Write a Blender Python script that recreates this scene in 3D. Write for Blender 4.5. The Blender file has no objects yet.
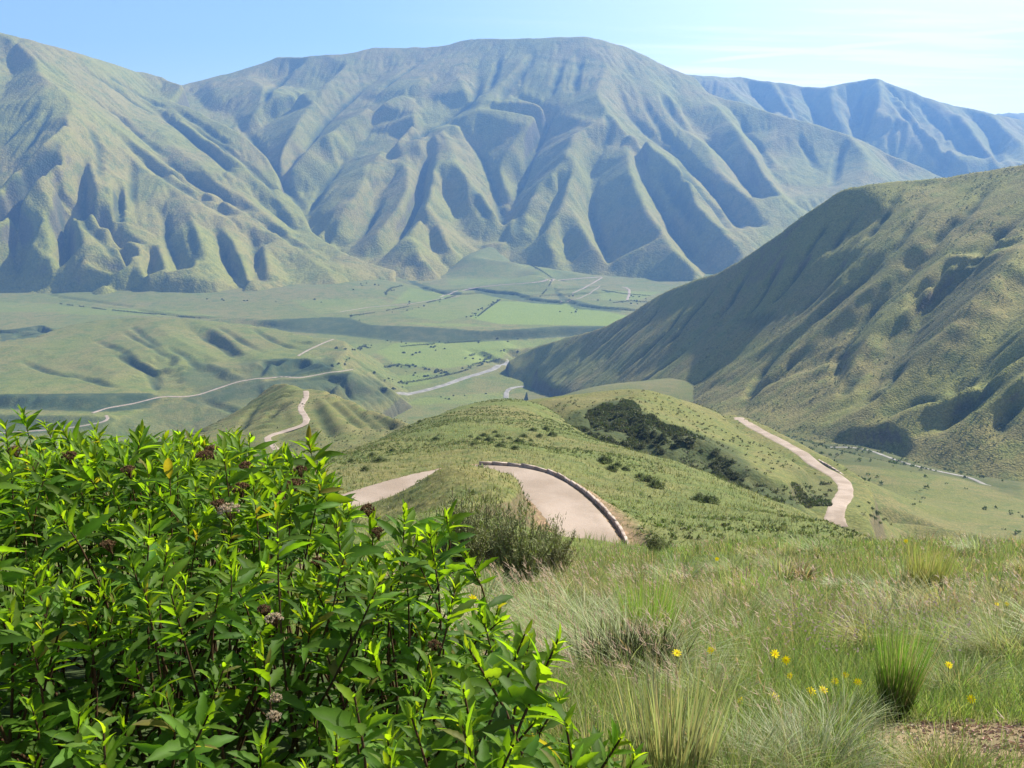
import bpy, bmesh, math, random, time
import numpy as np
from mathutils import Vector, Matrix, geometry
T0 = time.time()
rng = np.random.default_rng(7)
random.seed(7)
C = bpy.context.scene.collection
R = math.radians

# ------------------------------------------------------------------ camera frame
F_PX = 890.0
PITCH = R(14.73)
CP, SP = math.cos(PITCH), math.sin(PITCH)

def P(u, v, y):
    """world points seen at pixel (u, v) at forward distance y (the eye is the origin)"""
    u = np.asarray(u, float); v = np.asarray(v, float); y = np.asarray(y, float)
    a = (u - 512) / F_PX; b = (384 - v) / F_PX
    dy = CP + b * SP; dz = -SP + b * CP
    k = y / dy
    return np.stack([a * k, y + 0 * k, dz * k], -1)

def pix(x, y, z):
    f = y * CP - z * SP; up = y * SP + z * CP
    return 512 + F_PX * x / f, 384 - F_PX * up / f

def pl(s, step=4.0):
    """'u,v u,v ...' -> densified array; a third value (y) is carried along"""
    a = [[float(t) for t in q.split(',')] for q in s.split()]
    k = max(len(q) for q in a)
    a = np.array([q + [np.nan] * (k - len(q)) for q in a])
    out = [a[0]]
    for p, q in zip(a[:-1], a[1:]):
        n = max(1, int(math.hypot(q[0] - p[0], q[1] - p[1]) / step))
        for i in range(1, n + 1):
            out.append(p + (q - p) * i / n)
    return np.array(out)

def tps_fit(X, val, lam=0.0):
    n = len(X)
    d = np.linalg.norm(X[:, None] - X[None], axis=-1)
    K = np.where(d > 0, d * d * np.log(d + 1e-12), 0) + lam * np.eye(n)
    A = np.zeros((n + 3, n + 3)); A[:n, :n] = K
    A[:n, n] = 1; A[:n, n + 1:] = X; A[n, :n] = 1; A[n + 1:, :n] = X.T
    w = np.linalg.solve(A, np.concatenate([val, np.zeros(3)]))
    def f(Q):
        out = np.empty(len(Q))
        for i in range(0, len(Q), 50000):
            q = Q[i:i + 50000]
            d = np.linalg.norm(q[:, None] - X[None], axis=-1)
            out[i:i + 50000] = np.where(d > 0, d * d * np.log(d + 1e-12), 0) @ w[:n] + w[n] + q @ w[n + 1:]
        return out
    return f

# ------------------------------------------------------------------ noise
def _h(ix, iy, s):
    n = (ix.astype(np.int64) * 374761393 + iy.astype(np.int64) * 668265263 + s * 1274126177) & 0x7fffffff
    n = ((n ^ (n >> 13)) * 1274126177) & 0x7fffffff
    n = n ^ (n >> 16)
    return (n & 0xffff) / 65535.0

def vnoise(x, y, s=0):
    ix = np.floor(x); iy = np.floor(y); fx = x - ix; fy = y - iy
    fx = fx * fx * fx * (fx * (fx * 6 - 15) + 10); fy = fy * fy * fy * (fy * (fy * 6 - 15) + 10)
    a = _h(ix, iy, s); b = _h(ix + 1, iy, s); c = _h(ix, iy + 1, s); d = _h(ix + 1, iy + 1, s)
    return (a + (b - a) * fx) * (1 - fy) + (c + (d - c) * fx) * fy - 0.5

def fbm(x, y, scale, octv=4, s=0, gain=0.5):
    t = np.zeros(np.shape(x)); amp = 1.0
    for o in range(octv):
        c, sn = math.cos(o * 1.1 + .5), math.sin(o * 1.1 + .5)
        t += amp * vnoise((x * c - y * sn) / scale + 17.3 * o, (x * sn + y * c) / scale - 9.1 * o, s + o)
        scale *= 0.5; amp *= gain
    return t

# ------------------------------------------------------------------ height grids
def tin_grid(pts, x0, y0, c, nx, ny):
    xy = pts[:, :2]
    key = np.round(xy / (c * .4)).astype(np.int64)
    _, idx = np.unique(key[:, 0] * 10000019 + key[:, 1], return_index=True)
    pts = pts[idx]
    res = geometry.delaunay_2d_cdt([Vector((float(p[0]), float(p[1]))) for p in pts], [], [], 0, 1e-3)
    V = np.array([(v.x, v.y) for v in res[0]])
    Z = np.array([np.mean(pts[o, 2]) if len(o) else 0 for o in res[3]])
    H = np.full((ny, nx), np.nan)
    for f in res[2]:
        a, b, d = f
        X = (V[[a, b, d], 0] - x0) / c; Y = (V[[a, b, d], 1] - y0) / c; z = Z[[a, b, d]]
        i0, i1 = max(0, math.ceil(X.min())), min(nx - 1, math.floor(X.max()))
        j0, j1 = max(0, math.ceil(Y.min())), min(ny - 1, math.floor(Y.max()))
        if i1 < i0 or j1 < j0: continue
        det = (Y[1] - Y[2]) * (X[0] - X[2]) + (X[2] - X[1]) * (Y[0] - Y[2])
        if abs(det) < 1e-9: continue
        gx, gy = np.meshgrid(np.arange(i0, i1 + 1), np.arange(j0, j1 + 1))
        w0 = ((Y[1] - Y[2]) * (gx - X[2]) + (X[2] - X[1]) * (gy - Y[2])) / det
        w1 = ((Y[2] - Y[0]) * (gx - X[2]) + (X[0] - X[2]) * (gy - Y[2])) / det
        w2 = 1 - w0 - w1
        m = (w0 >= -1e-6) & (w1 >= -1e-6) & (w2 >= -1e-6)
        sub = H[j0:j1 + 1, i0:i1 + 1]
        sub[m] = (w0 * z[0] + w1 * z[1] + w2 * z[2])[m]
    return H

def blur(H, n=1):
    for _ in range(n):
        P_ = np.pad(H, 1, mode='edge')
        H = (P_[:-2, 1:-1] + P_[2:, 1:-1] + P_[1:-1, :-2] + P_[1:-1, 2:] + 4 * P_[1:-1, 1:-1]) / 8
    return H

def erode(H, c, rounds, n=9000, steps=36, seed=1, rate=.3, cap=3.0, wet=None):
    """droplets running downhill, in parallel; H in metres, c the cell size"""
    g = np.random.default_rng(seed)
    h = H / c
    ny, nx = h.shape
    flat = np.ascontiguousarray(h).ravel()
    for _ in range(rounds):
        x = g.uniform(1, nx - 3, n); y = g.uniform(1, ny - 3, n)
        dx = np.zeros(n); dy = np.zeros(n); sp = np.ones(n); wa = np.ones(n); sed = np.zeros(n)
        for k in range(steps):
            ix = x.astype(int); iy = y.astype(int); fx = x - ix; fy = y - iy
            i = iy * nx + ix
            a = flat[i]; b = flat[i + 1]; cc = flat[i + nx]; d = flat[i + nx + 1]
            gx = (b - a) * (1 - fy) + (d - cc) * fy
            gy = (cc - a) * (1 - fx) + (d - b) * fx
            h0 = a * (1 - fx) * (1 - fy) + b * fx * (1 - fy) + cc * (1 - fx) * fy + d * fx * fy
            dx = dx * .15 - gx * .85; dy = dy * .15 - gy * .85
            L = np.hypot(dx, dy) + 1e-9; dx /= L; dy /= L
            x2 = np.clip(x + dx, 1, nx - 3); y2 = np.clip(y + dy, 1, ny - 3)
            jx = x2.astype(int); jy = y2.astype(int); ex = x2 - jx; ey = y2 - jy; j = jy * nx + jx
            h1 = flat[j] * (1 - ex) * (1 - ey) + flat[j + 1] * ex * (1 - ey) + flat[j + nx] * (1 - ex) * ey + flat[j + nx + 1] * ex * ey
            dh = h1 - h0
            q = np.maximum(-dh, .01) * sp * wa * cap
            dep = np.where((sed > q) | (dh > 0), np.where(dh > 0, np.minimum(dh, sed), (sed - q) * .3), -np.minimum((q - sed) * rate, np.maximum(-dh, 0)))
            dep = np.clip(dep, -.25, .25)
            sed = sed - dep
            flat += np.bincount(np.concatenate([i, i + 1, i + nx, i + nx + 1]),
                                np.concatenate([dep * (1 - fx) * (1 - fy), dep * fx * (1 - fy), dep * (1 - fx) * fy, dep * fx * fy]),
                                minlength=flat.size)
            sp = np.sqrt(np.maximum(sp * sp - dh * 4, .05)); sp = np.minimum(sp, 4)
            wa *= .97
            x, y = x2, y2
    return flat.reshape(ny, nx) * c

LAYERS = {}
class Layer:
    def __init__(s, name, x0, y0, c, H, ok=None):
        s.name, s.x0, s.y0, s.c, s.H = name, x0, y0, c, H
        s.ny, s.nx = H.shape
        s.ok = ok if ok is not None else np.ones(H.shape, bool)
        s.mask = np.zeros(H.shape + (4,), np.float32)
        LAYERS[name] = s
    def grid(s):
        return np.meshgrid(s.x0 + s.c * np.arange(s.nx), s.y0 + s.c * np.arange(s.ny))
    def z(s, x, y):
        x = np.asarray(x, float); y = np.asarray(y, float)
        gx = (x - s.x0) / s.c; gy = (y - s.y0) / s.c
        ins = (gx >= 0) & (gy >= 0) & (gx < s.nx - 1.001) & (gy < s.ny - 1.001)
        gx = np.clip(gx, 0, s.nx - 1.002); gy = np.clip(gy, 0, s.ny - 1.002)
        i = gx.astype(int); j = gy.astype(int); fx = gx - i; fy = gy - j
        H = s.H
        z = (H[j, i] * (1 - fx) + H[j, i + 1] * fx) * (1 - fy) + (H[j + 1, i] * (1 - fx) + H[j + 1, i + 1] * fx) * fy
        return np.where(ins & s.ok[j, i], z, -9999.)

def ground(x, y, names=None):
    z = np.full(np.shape(x), -9999.)
    for k, L in LAYERS.items():
        if names is None or k in names:
            z = np.maximum(z, L.z(x, y))
    return z

def hit(u, v, names=None, y0=1.0, y1=9000., n=900):
    """where the eye's ray through pixels (u, v) first meets the ground"""
    u = np.atleast_1d(np.asarray(u, float)); v = np.atleast_1d(np.asarray(v, float))
    d = P(u, v, np.ones(len(u)))
    ys = np.geomspace(y0, y1, n)
    lo = np.full(len(u), y0); hi = np.full(len(u), np.nan); done = np.zeros(len(u), bool)
    prev = y0
    for yy in ys:
        zt = ground(d[:, 0] * yy, np.full(len(u), yy), names)
        new = (~done) & (zt > d[:, 2] * yy)
        hi[new] = yy; lo[new] = prev; done |= new; prev = yy
    hi = np.where(done, hi, y1)
    for _ in range(18):
        m = (lo + hi) / 2
        b = ground(d[:, 0] * m, m, names) > d[:, 2] * m
        hi = np.where(b, m, hi); lo = np.where(b, lo, m)
    return d * hi[:, None], done

def make_layer(name, c, anchors, crests, lines, feet, extra=(), back=(500, 380), skirt=(250, 130), smooth=2, noise=(), ero=0,
               erosteps=36, off_scale=1.0, seed=1, step=4.0, cap=3.0, rate=.3, jit=2.0):
    A = np.array(anchors, float)
    f = tps_fit(A[:, :2] / 100, 1000 / A[:, 2])
    def ybase(q):
        return 1000 / f(q[:, :2] / 100)
    def yof(q):
        return ybase(q) if q.shape[1] == 2 else np.where(np.isnan(q[:, 2]), ybase(q), q[:, 2])
    pts = []
    def backs(w):
        for m in (1, 2.2):
            b = w.copy(); k = (w[:, 1] + back[0] * m) / w[:, 1]
            b[:, 0] *= k; b[:, 1] += back[0] * m; b[:, 2] -= back[1] * m
            pts.append(b[::3])
    for s in crests:
        q = pl(s, step); w = P(q[:, 0], q[:, 1], yof(q))
        pts.append(w); backs(w)
    for s, o0, o1 in lines:
        q = pl(s, step); t = np.linspace(0, 1, len(q)); n_ = len(pts) * 31.7
        long_ = min(1.0, len(q) * step / 90.)
        ta = np.clip(.25 + t / .35, 0, 1) * np.clip(.25 + .3 * long_ + (1 - t) / .4, 0, 1)
        if abs(o0) + abs(o1) > 0:
            jj = jit * np.clip(4 * t * (1 - t), 0, 1)
            w_ = q[:, 0] / 14 + n_
            q = q + np.stack([vnoise(w_, w_ * 0 + n_, 5), vnoise(w_ + 9, q[:, 1] / 11, 6)], -1) * jj[:, None] * 2
            ta = ta * (1 + .5 * vnoise(q[:, 0] / 9 + n_, q[:, 1] / 9, 8))
        pts.append(P(q[:, 0], q[:, 1], ybase(q) + (o0 + (o1 - o0) * t) * off_scale * ta))
    for s in feet:
        q = pl(s, step); w = P(q[:, 0], q[:, 1], yof(q))
        pts.append(w)
        b = w.copy(); b[:, 1] -= skirt[0]; b[:, 0] *= b[:, 1] / w[:, 1]; b[:, 2] -= skirt[1]; pts.append(b[::2])
    for e in extra:
        pts.append(np.array(e, float).reshape(-1, 3))
    pts = np.concatenate(pts)
    lo = pts[:, :2].min(0); hi = pts[:, :2].max(0)
    nx, ny = int((hi[0] - lo[0]) / c) + 2, int((hi[1] - lo[1]) / c) + 2
    H = tin_grid(pts, lo[0], lo[1], c, nx, ny)
    ok = ~np.isnan(H)
    H = np.where(ok, H, np.nanmin(H) - 10)
    H = blur(H, smooth)
    L = Layer(name, lo[0], lo[1], c, H, ok)
    X, Y = L.grid()
    for amp, sc, octv in noise:
        H = H + amp * 2 * fbm(X, Y, sc, octv, seed)
    if ero:
        H = erode(H, c, ero, seed=seed, steps=erosteps, cap=cap, rate=rate)
        H = blur(H, 1)
    L.H = H
    print(name, H.shape, round(time.time() - T0, 1))
    return L

def carve(L, line, w, bank=2.0, dz=0.0):
    """cut a level bench for a road (line = world points, w = width) into a layer"""
    X, Y = L.grid()
    m = w * bank + w
    for p, q in zip(line[:-1], line[1:]):
        i0 = max(0, int((min(p[0], q[0]) - m - L.x0) / L.c)); i1 = min(L.nx, int((max(p[0], q[0]) + m - L.x0) / L.c) + 2)
        j0 = max(0, int((min(p[1], q[1]) - m - L.y0) / L.c)); j1 = min(L.ny, int((max(p[1], q[1]) + m - L.y0) / L.c) + 2)
        if i1 <= i0 or j1 <= j0: continue
        x = X[j0:j1, i0:i1]; y = Y[j0:j1, i0:i1]
        d = q - p; n = d[0] ** 2 + d[1] ** 2 + 1e-9
        t = np.clip(((x - p[0]) * d[0] + (y - p[1]) * d[1]) / n, 0, 1)
        dist = np.hypot(x - p[0] - t * d[0], y - p[1] - t * d[1])
        zr = p[2] + t * d[2] + dz
        k = np.clip((dist - w * .5 - L.c) / (w * (bank - .5) + .01), 0, 1); k = k * k * (3 - 2 * k)
        ins = dist < m
        h = L.H[j0:j1, i0:i1]
        h[ins] = (zr * (1 - k) + h * k)[ins]
        mk = L.mask[j0:j1, i0:i1, 1]
        mk[ins] = np.maximum(mk, np.clip(1.2 - dist / (w * .9), 0, 1) * (h > zr + .0))[ins]

def smooth_line(w, n=2):
    w = w.copy()
    for _ in range(n):
        w[1:-1] = (w[:-2] + 2 * w[1:-1] + w[2:]) / 4
    return w

def resample(w, step):
    d = np.concatenate([[0], np.cumsum(np.linalg.norm(np.diff(w[:, :3], axis=0), axis=1))])
    n = max(2, int(d[-1] / step))
    t = np.linspace(0, d[-1], n + 1)
    return np.stack([np.interp(t, d, w[:, i]) for i in range(w.shape[1])], -1)

# ------------------------------------------------------------------ mesh output
def mesh_np(name, verts, faces, mat, smooth=True, attrs=None, uv=None, parent=None, mats=None, midx=None):
    """verts (n,3), faces (m,k) equal sided"""
    me = bpy.data.meshes.new(name)
    verts = np.ascontiguousarray(verts, np.float32); faces = np.ascontiguousarray(faces, np.int32)
    me.vertices.add(len(verts)); me.vertices.foreach_set('co', verts.ravel())
    m, k = faces.shape
    me.loops.add(m * k); me.loops.foreach_set('vertex_index', faces.ravel())
    me.polygons.add(m)
    me.polygons.foreach_set('loop_start', np.arange(0, m * k, k, dtype=np.int32))
    me.polygons.foreach_set('loop_total', np.full(m, k, np.int32))
    if smooth: me.polygons.foreach_set('use_smooth', np.ones(m, bool))
    if midx is not None: me.polygons.foreach_set('material_index', np.ascontiguousarray(midx, np.int32))
    me.update(calc_edges=True)
    for an, a in (attrs or {}).items():
        at = me.color_attributes.new(an, 'FLOAT_COLOR', 'POINT')
        at.data.foreach_set('color', np.ascontiguousarray(a, np.float32).ravel())
    for mm in (mats or [mat]): me.materials.append(mm)
    o = bpy.data.objects.new(name, me); C.objects.link(o)
    if parent is not None: o.parent = parent
    return o

def tag(o, label=None, cat=None, group=None, kind=None):
    for k, v in (('label', label), ('category', cat), ('group', group), ('kind', kind)):
        if v: o[k] = v
    return o

def empty(name, loc=(0, 0, 0), rz=0):
    o = bpy.data.objects.new(name, None); C.objects.link(o); o.location = [float(v) for v in loc]; o.rotation_euler.z = rz
    o.empty_display_size = .1
    return o

def layer_mesh(L, name, mat, label, cat, keep=None):
    X, Y = L.grid()
    ok = L.ok.copy()
    if keep is not None: ok &= keep(X, Y, L.H)
    q = ok[:-1, :-1] & ok[1:, :-1] & ok[:-1, 1:] & ok[1:, 1:]
    idx = np.arange(L.nx * L.ny).reshape(L.ny, L.nx)
    F = np.stack([idx[:-1, :-1][q], idx[:-1, 1:][q], idx[1:, 1:][q], idx[1:, :-1][q]], -1)
    used = np.zeros(L.nx * L.ny, bool); used[F.ravel()] = True
    remap = np.cumsum(used) - 1
    V = np.stack([X.ravel(), Y.ravel(), L.H.ravel()], -1)[used]
    o = mesh_np(name, V, remap[F], mat, attrs={'tint': L.mask.reshape(-1, 4)[used]})
    tag(o, label, cat, kind='structure')
    return o

def ribbon(name, line, w, mat, lift, label, cat='road', names=None, kind='structure', wfun=None, drape=True):
    w3 = resample(line, max(w * .5, 1.0))
    d = np.gradient(w3[:, :2], axis=0); d /= np.linalg.norm(d, axis=1)[:, None] + 1e-9
    nrm = np.stack([-d[:, 1], d[:, 0]], -1)
    W = np.full(len(w3), w) if wfun is None else wfun(np.linspace(0, 1, len(w3)))
    if wfun is None: W = W * (1 + .06 * np.sin(np.arange(len(w3)) * .5) + .04 * np.sin(np.arange(len(w3)) * 1.3))
    ks = np.array([-.5, -.42, -.33, -.24, -.14, 0, .14, .24, .33, .42, .5])
    V = []
    for k in ks:
        p = w3[:, :2] + nrm * (W * k)[:, None]
        z = w3[:, 2] + lift
        if drape: z = np.maximum(z, ground(p[:, 0], p[:, 1], names) + lift)
        if abs(k) > .49: z = z - lift * 1.6
        V.append(np.stack([p[:, 0], p[:, 1], z], -1))
    V = np.stack(V, 1); n = len(w3); m = len(ks)
    idx = np.arange(n * m).reshape(n, m)
    F = np.stack([idx[:-1, :-1], idx[:-1, 1:], idx[1:, 1:], idx[1:, :-1]], -1).reshape(-1, 4)[:, ::-1]
    ac = np.tile(np.array([abs(k) * 2 for k in ks])[None, :, None], (n, 1, 4)).reshape(-1, 4)
    o = mesh_np(name, V.reshape(-1, 3), F, mat, attrs={'tint': ac})
    tag(o, label, cat, kind=kind)
    return o

def mat_new(name):
    m = bpy.data.materials.new(name); m.use_nodes = True
    nt = m.node_tree; nt.nodes.clear()
    return m, nt

class NT:
    """tiny helper to write node trees"""
    def __init__(s, nt): s.nt = nt
    def n(s, t, **k):
        o = s.nt.nodes.new(t)
        for a, b in k.items():
            if a == 'i':
                for q, v in b.items():
                    if isinstance(v, bpy.types.NodeSocket): s.nt.links.new(v, o.inputs[q])
                    else: o.inputs[q].default_value = v
            else: setattr(o, a, b)
        return o
    def noise(s, vec, scale, detail=6, rough=.6, typ=None):
        return s.n('ShaderNodeTexNoise', i={'Vector': vec, 'Scale': scale, 'Detail': detail, 'Roughness': rough}).outputs['Fac']
    def ramp(s, fac, lo, hi, a=0., b=1.):
        return s.n('ShaderNodeMapRange', interpolation_type='SMOOTHSTEP', i={0: fac, 1: lo, 2: hi, 3: a, 4: b}).outputs[0]
    def math(s, op, a, b=None, clamp=False):
        i = {0: a}
        if b is not None: i[1] = b
        return s.n('ShaderNodeMath', operation=op, use_clamp=clamp, i=i).outputs[0]
    def mix(s, f, a, b, mode='MIX'):
        o = s.n('ShaderNodeMix', data_type='RGBA', blend_type=mode)
        for k, v in (('Factor', f), ('A', a), ('B', b)):
            sk = [x for x in o.inputs if x.name == k and x.enabled][0]
            if isinstance(v, bpy.types.NodeSocket): s.nt.links.new(v, sk)
            else: sk.default_value = v if k == 'Factor' else (tuple(v) + (1,))[:4]
        return [x for x in o.outputs if x.enabled][0]
# ------------------------------------------------------------------ ground materials
def terrain_mat(name, grass, dry, green, soil, shrub, s, rockat=(.62, .8), bump=1.0, tuss=1.0, tscale=1.0):
    """s = size in metres of the large colour patches"""
    m, nt = mat_new(name); N = NT(nt)
    pos = N.n('ShaderNodeTexCoord').outputs['Object']
    nz = N.n('ShaderNodeSeparateXYZ', i={0: N.n('ShaderNodeNewGeometry').outputs['Normal']}).outputs[2]
    at = N.n('ShaderNodeVertexColor', layer_name='tint')
    sep = N.n('ShaderNodeSeparateColor', i={0: at.outputs['Color']})
    big = N.noise(pos, 1 / s, 3, .6); mid = N.noise(pos, 7 / s, 5, .68); fine = N.noise(pos, 45 / s, 4, .75)
    col = N.mix(N.ramp(big, .38, .62), grass, dry)
    col = N.mix(N.ramp(mid, .45, .68, 0, .75), col, green)
    col = N.mix(sep.outputs['Red'], col, tuple(min(1, 1.0 * c) for c in (.21, .27, .045)))
    # soil on steep ground
    st = N.math('ADD', nz, N.math('MULTIPLY', N.math('SUBTRACT', mid, .5), .35))
    col = N.mix(N.ramp(st, rockat[0], rockat[1], .8, 0), col, soil)
    col = N.mix(N.math('MULTIPLY', sep.outputs['Green'], N.ramp(fine, .3, .6, .8, 1)), col, (.3, .19, .125))
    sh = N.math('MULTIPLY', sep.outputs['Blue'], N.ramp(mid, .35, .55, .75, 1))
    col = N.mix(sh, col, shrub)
    col = N.mix(N.ramp(fine, .25, .75, .55, 0), col, (.035, .055, .018))
    col = N.mix(N.ramp(fine, .55, .8, 0, .35), col, (.26, .25, .12))
    tus = N.n('ShaderNodeTexVoronoi', feature='F1', i={'Vector': pos, 'Scale': 1 / (1.6 * tscale)}).outputs['Distance']
    tus2 = N.noise(pos, 1 / (3.0 * tscale), 3, .7)
    col = N.mix(N.ramp(tus, .3, .75, 0, .45 * tuss), col, (.04, .05, .02))
    h = N.math('ADD', N.math('MULTIPLY', tus, -.9 * tscale), N.math('MULTIPLY', tus2, 2.2 * tscale))
    h = N.math('ADD', h, N.math('MULTIPLY', mid, s * .02))
    b = N.n('ShaderNodeBump', i={'Height': h, 'Distance': bump, 'Strength': .8})
    bs = N.n('ShaderNodeBsdfPrincipled', i={'Base Color': col, 'Roughness': .95, 'Specular IOR Level': .12, 'Normal': b.outputs[0]})
    o = N.n('ShaderNodeOutputMaterial', i={0: bs.outputs[0]})
    return m

M_FAR = terrain_mat('far_slope', (.24, .23, .042), (.27, .22, .06), (.13, .15, .032), (.13, .105, .075), (.03, .05, .022), 420, (.25, .42), .4, .3, 6)
M_HILL = terrain_mat('hill_grass', (.27, .255, .062), (.29, .235, .078), (.18, .205, .048), (.17, .125, .1), (.03, .05, .022), 160, (.4, .58), .7, .7, 1.2)
M_VAL = terrain_mat('valley_grass', (.165, .175, .042), (.205, .18, .058), (.095, .135, .03), (.13, .11, .07), (.035, .055, .025), 260, (.45, .62), .4, .4, 2.0)
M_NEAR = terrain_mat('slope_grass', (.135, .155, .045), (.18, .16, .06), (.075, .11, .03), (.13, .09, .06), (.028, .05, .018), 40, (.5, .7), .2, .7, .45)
M_KNOLL = terrain_mat('knoll_grass', (.155, .155, .045), (.2, .17, .065), (.09, .125, .035), (.16, .115, .08), (.022, .035, .016), 70, (.45, .66), .35, .8, .8)

def road_mat():
    m, nt = mat_new('gravel_road'); N = NT(nt)
    pos = N.n('ShaderNodeTexCoord').outputs['Object']
    a = N.noise(pos, .12, 5); b = N.noise(pos, 2.5, 6, .7); c = N.noise(pos, 30, 3)
    col = N.mix(N.ramp(a, .35, .65), (.23, .185, .145), (.31, .255, .21))
    col = N.mix(N.ramp(b, .45, .75, 0, .5), col, (.28, .2, .15))
    bmp = N.n('ShaderNodeBump', i={'Height': N.math('ADD', b, N.math('MULTIPLY', c, .2)), 'Distance': .08, 'Strength': .6})
    bs = N.n('ShaderNodeBsdfPrincipled', i={'Base Color': col, 'Roughness': .95, 'Specular IOR Level': .1, 'Normal': bmp.outputs[0]})
    N.n('ShaderNodeOutputMaterial', i={0: bs.outputs[0]})
    return m
M_ROAD = road_mat()

def simple_mat(name, c1, c2, scale, rough=.85, trans=0.0, spec=.3, bump=0, tcol=None):
    m, nt = mat_new(name); N = NT(nt)
    pos = N.n('ShaderNodeTexCoord').outputs['Object']
    a = N.noise(pos, scale, 5)
    col = N.mix(N.ramp(a, .35, .65), c1, c2)
    i = {'Base Color': col, 'Roughness': rough, 'Specular IOR Level': spec}
    if bump: i['Normal'] = N.n('ShaderNodeBump', i={'Height': a, 'Distance': bump, 'Strength': .8}).outputs[0]
    bs = N.n('ShaderNodeBsdfPrincipled', i=i).outputs[0]
    if trans:
        t = N.n('ShaderNodeBsdfTranslucent', i={'Color': tcol + (1,) if tcol else col}).outputs[0]
        bs = N.n('ShaderNodeMixShader', i={0: trans, 1: bs, 2: t}).outputs[0]
    N.n('ShaderNodeOutputMaterial', i={0: bs})
    return m
M_BED = simple_mat('river_gravel', (.16, .15, .13), (.26, .24, .21), .05)
# ------------------------------------------------------------------ camera, sun, sky, air
cam_d = bpy.data.cameras.new('camera'); cam = bpy.data.objects.new('camera', cam_d); C.objects.link(cam)
cam_d.sensor_width = 36; cam_d.lens = F_PX / 1024 * 36; cam_d.clip_start = .05; cam_d.clip_end = 60000
cam.location = (0, 0, 0); cam.rotation_euler = (R(90) - PITCH, 0, 0)
bpy.context.scene.camera = cam

SUN_AZ, SUN_EL = 53, 43        # azimuth to the right of the view direction
sd = bpy.data.lights.new('sun', 'SUN'); sd.energy = 5.0; sd.angle = R(.55); sd.color = (1, .94, .82)
sun = bpy.data.objects.new('sun', sd); C.objects.link(sun)
dirv = Vector((math.cos(R(SUN_EL)) * math.sin(R(SUN_AZ)), math.cos(R(SUN_EL)) * math.cos(R(SUN_AZ)), math.sin(R(SUN_EL))))
sun.rotation_euler = dirv.to_track_quat('Z', 'Y').to_euler(); sun.location = dirv * 200

w = bpy.data.worlds.new('World'); bpy.context.scene.world = w; w.use_nodes = True
nt = w.node_tree; nt.nodes.clear(); N = NT(nt)
sky = N.n('ShaderNodeTexSky', sky_type='NISHITA', sun_disc=False, sun_elevation=R(SUN_EL), sun_rotation=R(SUN_AZ), altitude=2500, air_density=1.0, dust_density=1.2, ozone_density=1.5)
g = N.n('ShaderNodeTexCoord').outputs['Generated']
sp_ = N.n('ShaderNodeSeparateXYZ', i={0: g})
# thin high cloud: streaks in a plane above the eye
zc = N.math('MAXIMUM', sp_.outputs[2], .03)
cx = N.math('DIVIDE', sp_.outputs[0], zc); cy = N.math('DIVIDE', sp_.outputs[1], zc)
cv = N.n('ShaderNodeCombineXYZ', i={0: N.math('ADD', N.math('MULTIPLY', cx, .22), N.math('MULTIPLY', cy, .16)), 1: N.math('SUBTRACT', N.math('MULTIPLY', cy, .75), N.math('MULTIPLY', cx, .25)), 2: 3.7})
cl = N.noise(cv.outputs[0], 1.1, 7, .62)
veil = N.ramp(cx, -1.5, 4.0)
cov = N.math('MULTIPLY', N.ramp(cl, .46, .74), N.math('MULTIPLY', veil, .6), True)
cov = N.math('ADD', cov, N.math('MULTIPLY', veil, .72), True)
bd = N.math('ABSOLUTE', N.math('SUBTRACT', N.math('ADD', N.math('MULTIPLY', cx, .8), N.math('MULTIPLY', cy, .6)), N.math('ADD', 8.15, N.math('MULTIPLY', cl, .5))))
streak = N.math('MULTIPLY', N.ramp(bd, .05, .55, 1, 0), N.ramp(cx, 1.5, 2.6))
cov = N.math('MAXIMUM', cov, N.math('MULTIPLY', streak, .95))
cov = N.math('MULTIPLY', cov, N.ramp(sp_.outputs[2], -.02, .01))
col = N.mix(cov, sky.outputs[0], (10.2, 10, 9.9))
bg = N.n('ShaderNodeBackground', i={0: col, 1: .072})
N.n('ShaderNodeOutputWorld', i={0: bg.outputs[0]})

sc = bpy.context.scene
sc.view_settings.view_transform = 'Standard'; sc.view_settings.look = 'None'
sc.view_settings.exposure = 1.32; sc.view_settings.gamma = 1; sc.view_settings.use_curve_mapping = False
sc.cycles.use_denoising = True
sc.cycles.volume_bounces = 0; sc.cycles.max_bounces = 6; sc.cycles.diffuse_bounces = 3; sc.cycles.transmission_bounces = 3
sc.cycles.caustics_reflective = False; sc.cycles.caustics_refractive = False

def haze_box(x0, x1, y0, y1, z0, z1, dens):
    v = np.array([(x, y, z) for x in (x0, x1) for y in (y0, y1) for z in (z0, z1)], float)
    f = [(0, 1, 3, 2), (4, 6, 7, 5), (0, 4, 5, 1), (2, 3, 7, 6), (0, 2, 6, 4), (1, 5, 7, 3)]
    m, nt = mat_new('haze_air'); N = NT(nt)
    vol = N.n('ShaderNodeVolumePrincipled', i={'Color': (.2, .44, .95, 1), 'Density': dens, 'Anisotropy': .25})
    N.n('ShaderNodeOutputMaterial', i={1: vol.outputs[0]})
    o = mesh_np('haze', v, np.array(f), m, smooth=False)
    tag(o, 'thin blue air haze filling the valley', 'haze', kind='stuff')
HAZE = 8.0e-5
# ================================================================== THE TERRAIN
# ---- far ridge and the mountains beyond
make_layer('distant', 45, [(700, 112, 9300), (860, 110, 9300), (1024, 106, 9700), (1200, 100, 9900), (1000, 160, 8700)],
    ['700,135 800,128 880,116 930,108 975,111 1010,107 1060,101 1130,108 1220,98 1300,110'], [], ['700,160,8500 1000,160,8500 1300,160,8500'],
    back=(300, 200), noise=[(18, 500, 4)], ero=3, step=8, seed=3)

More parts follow.
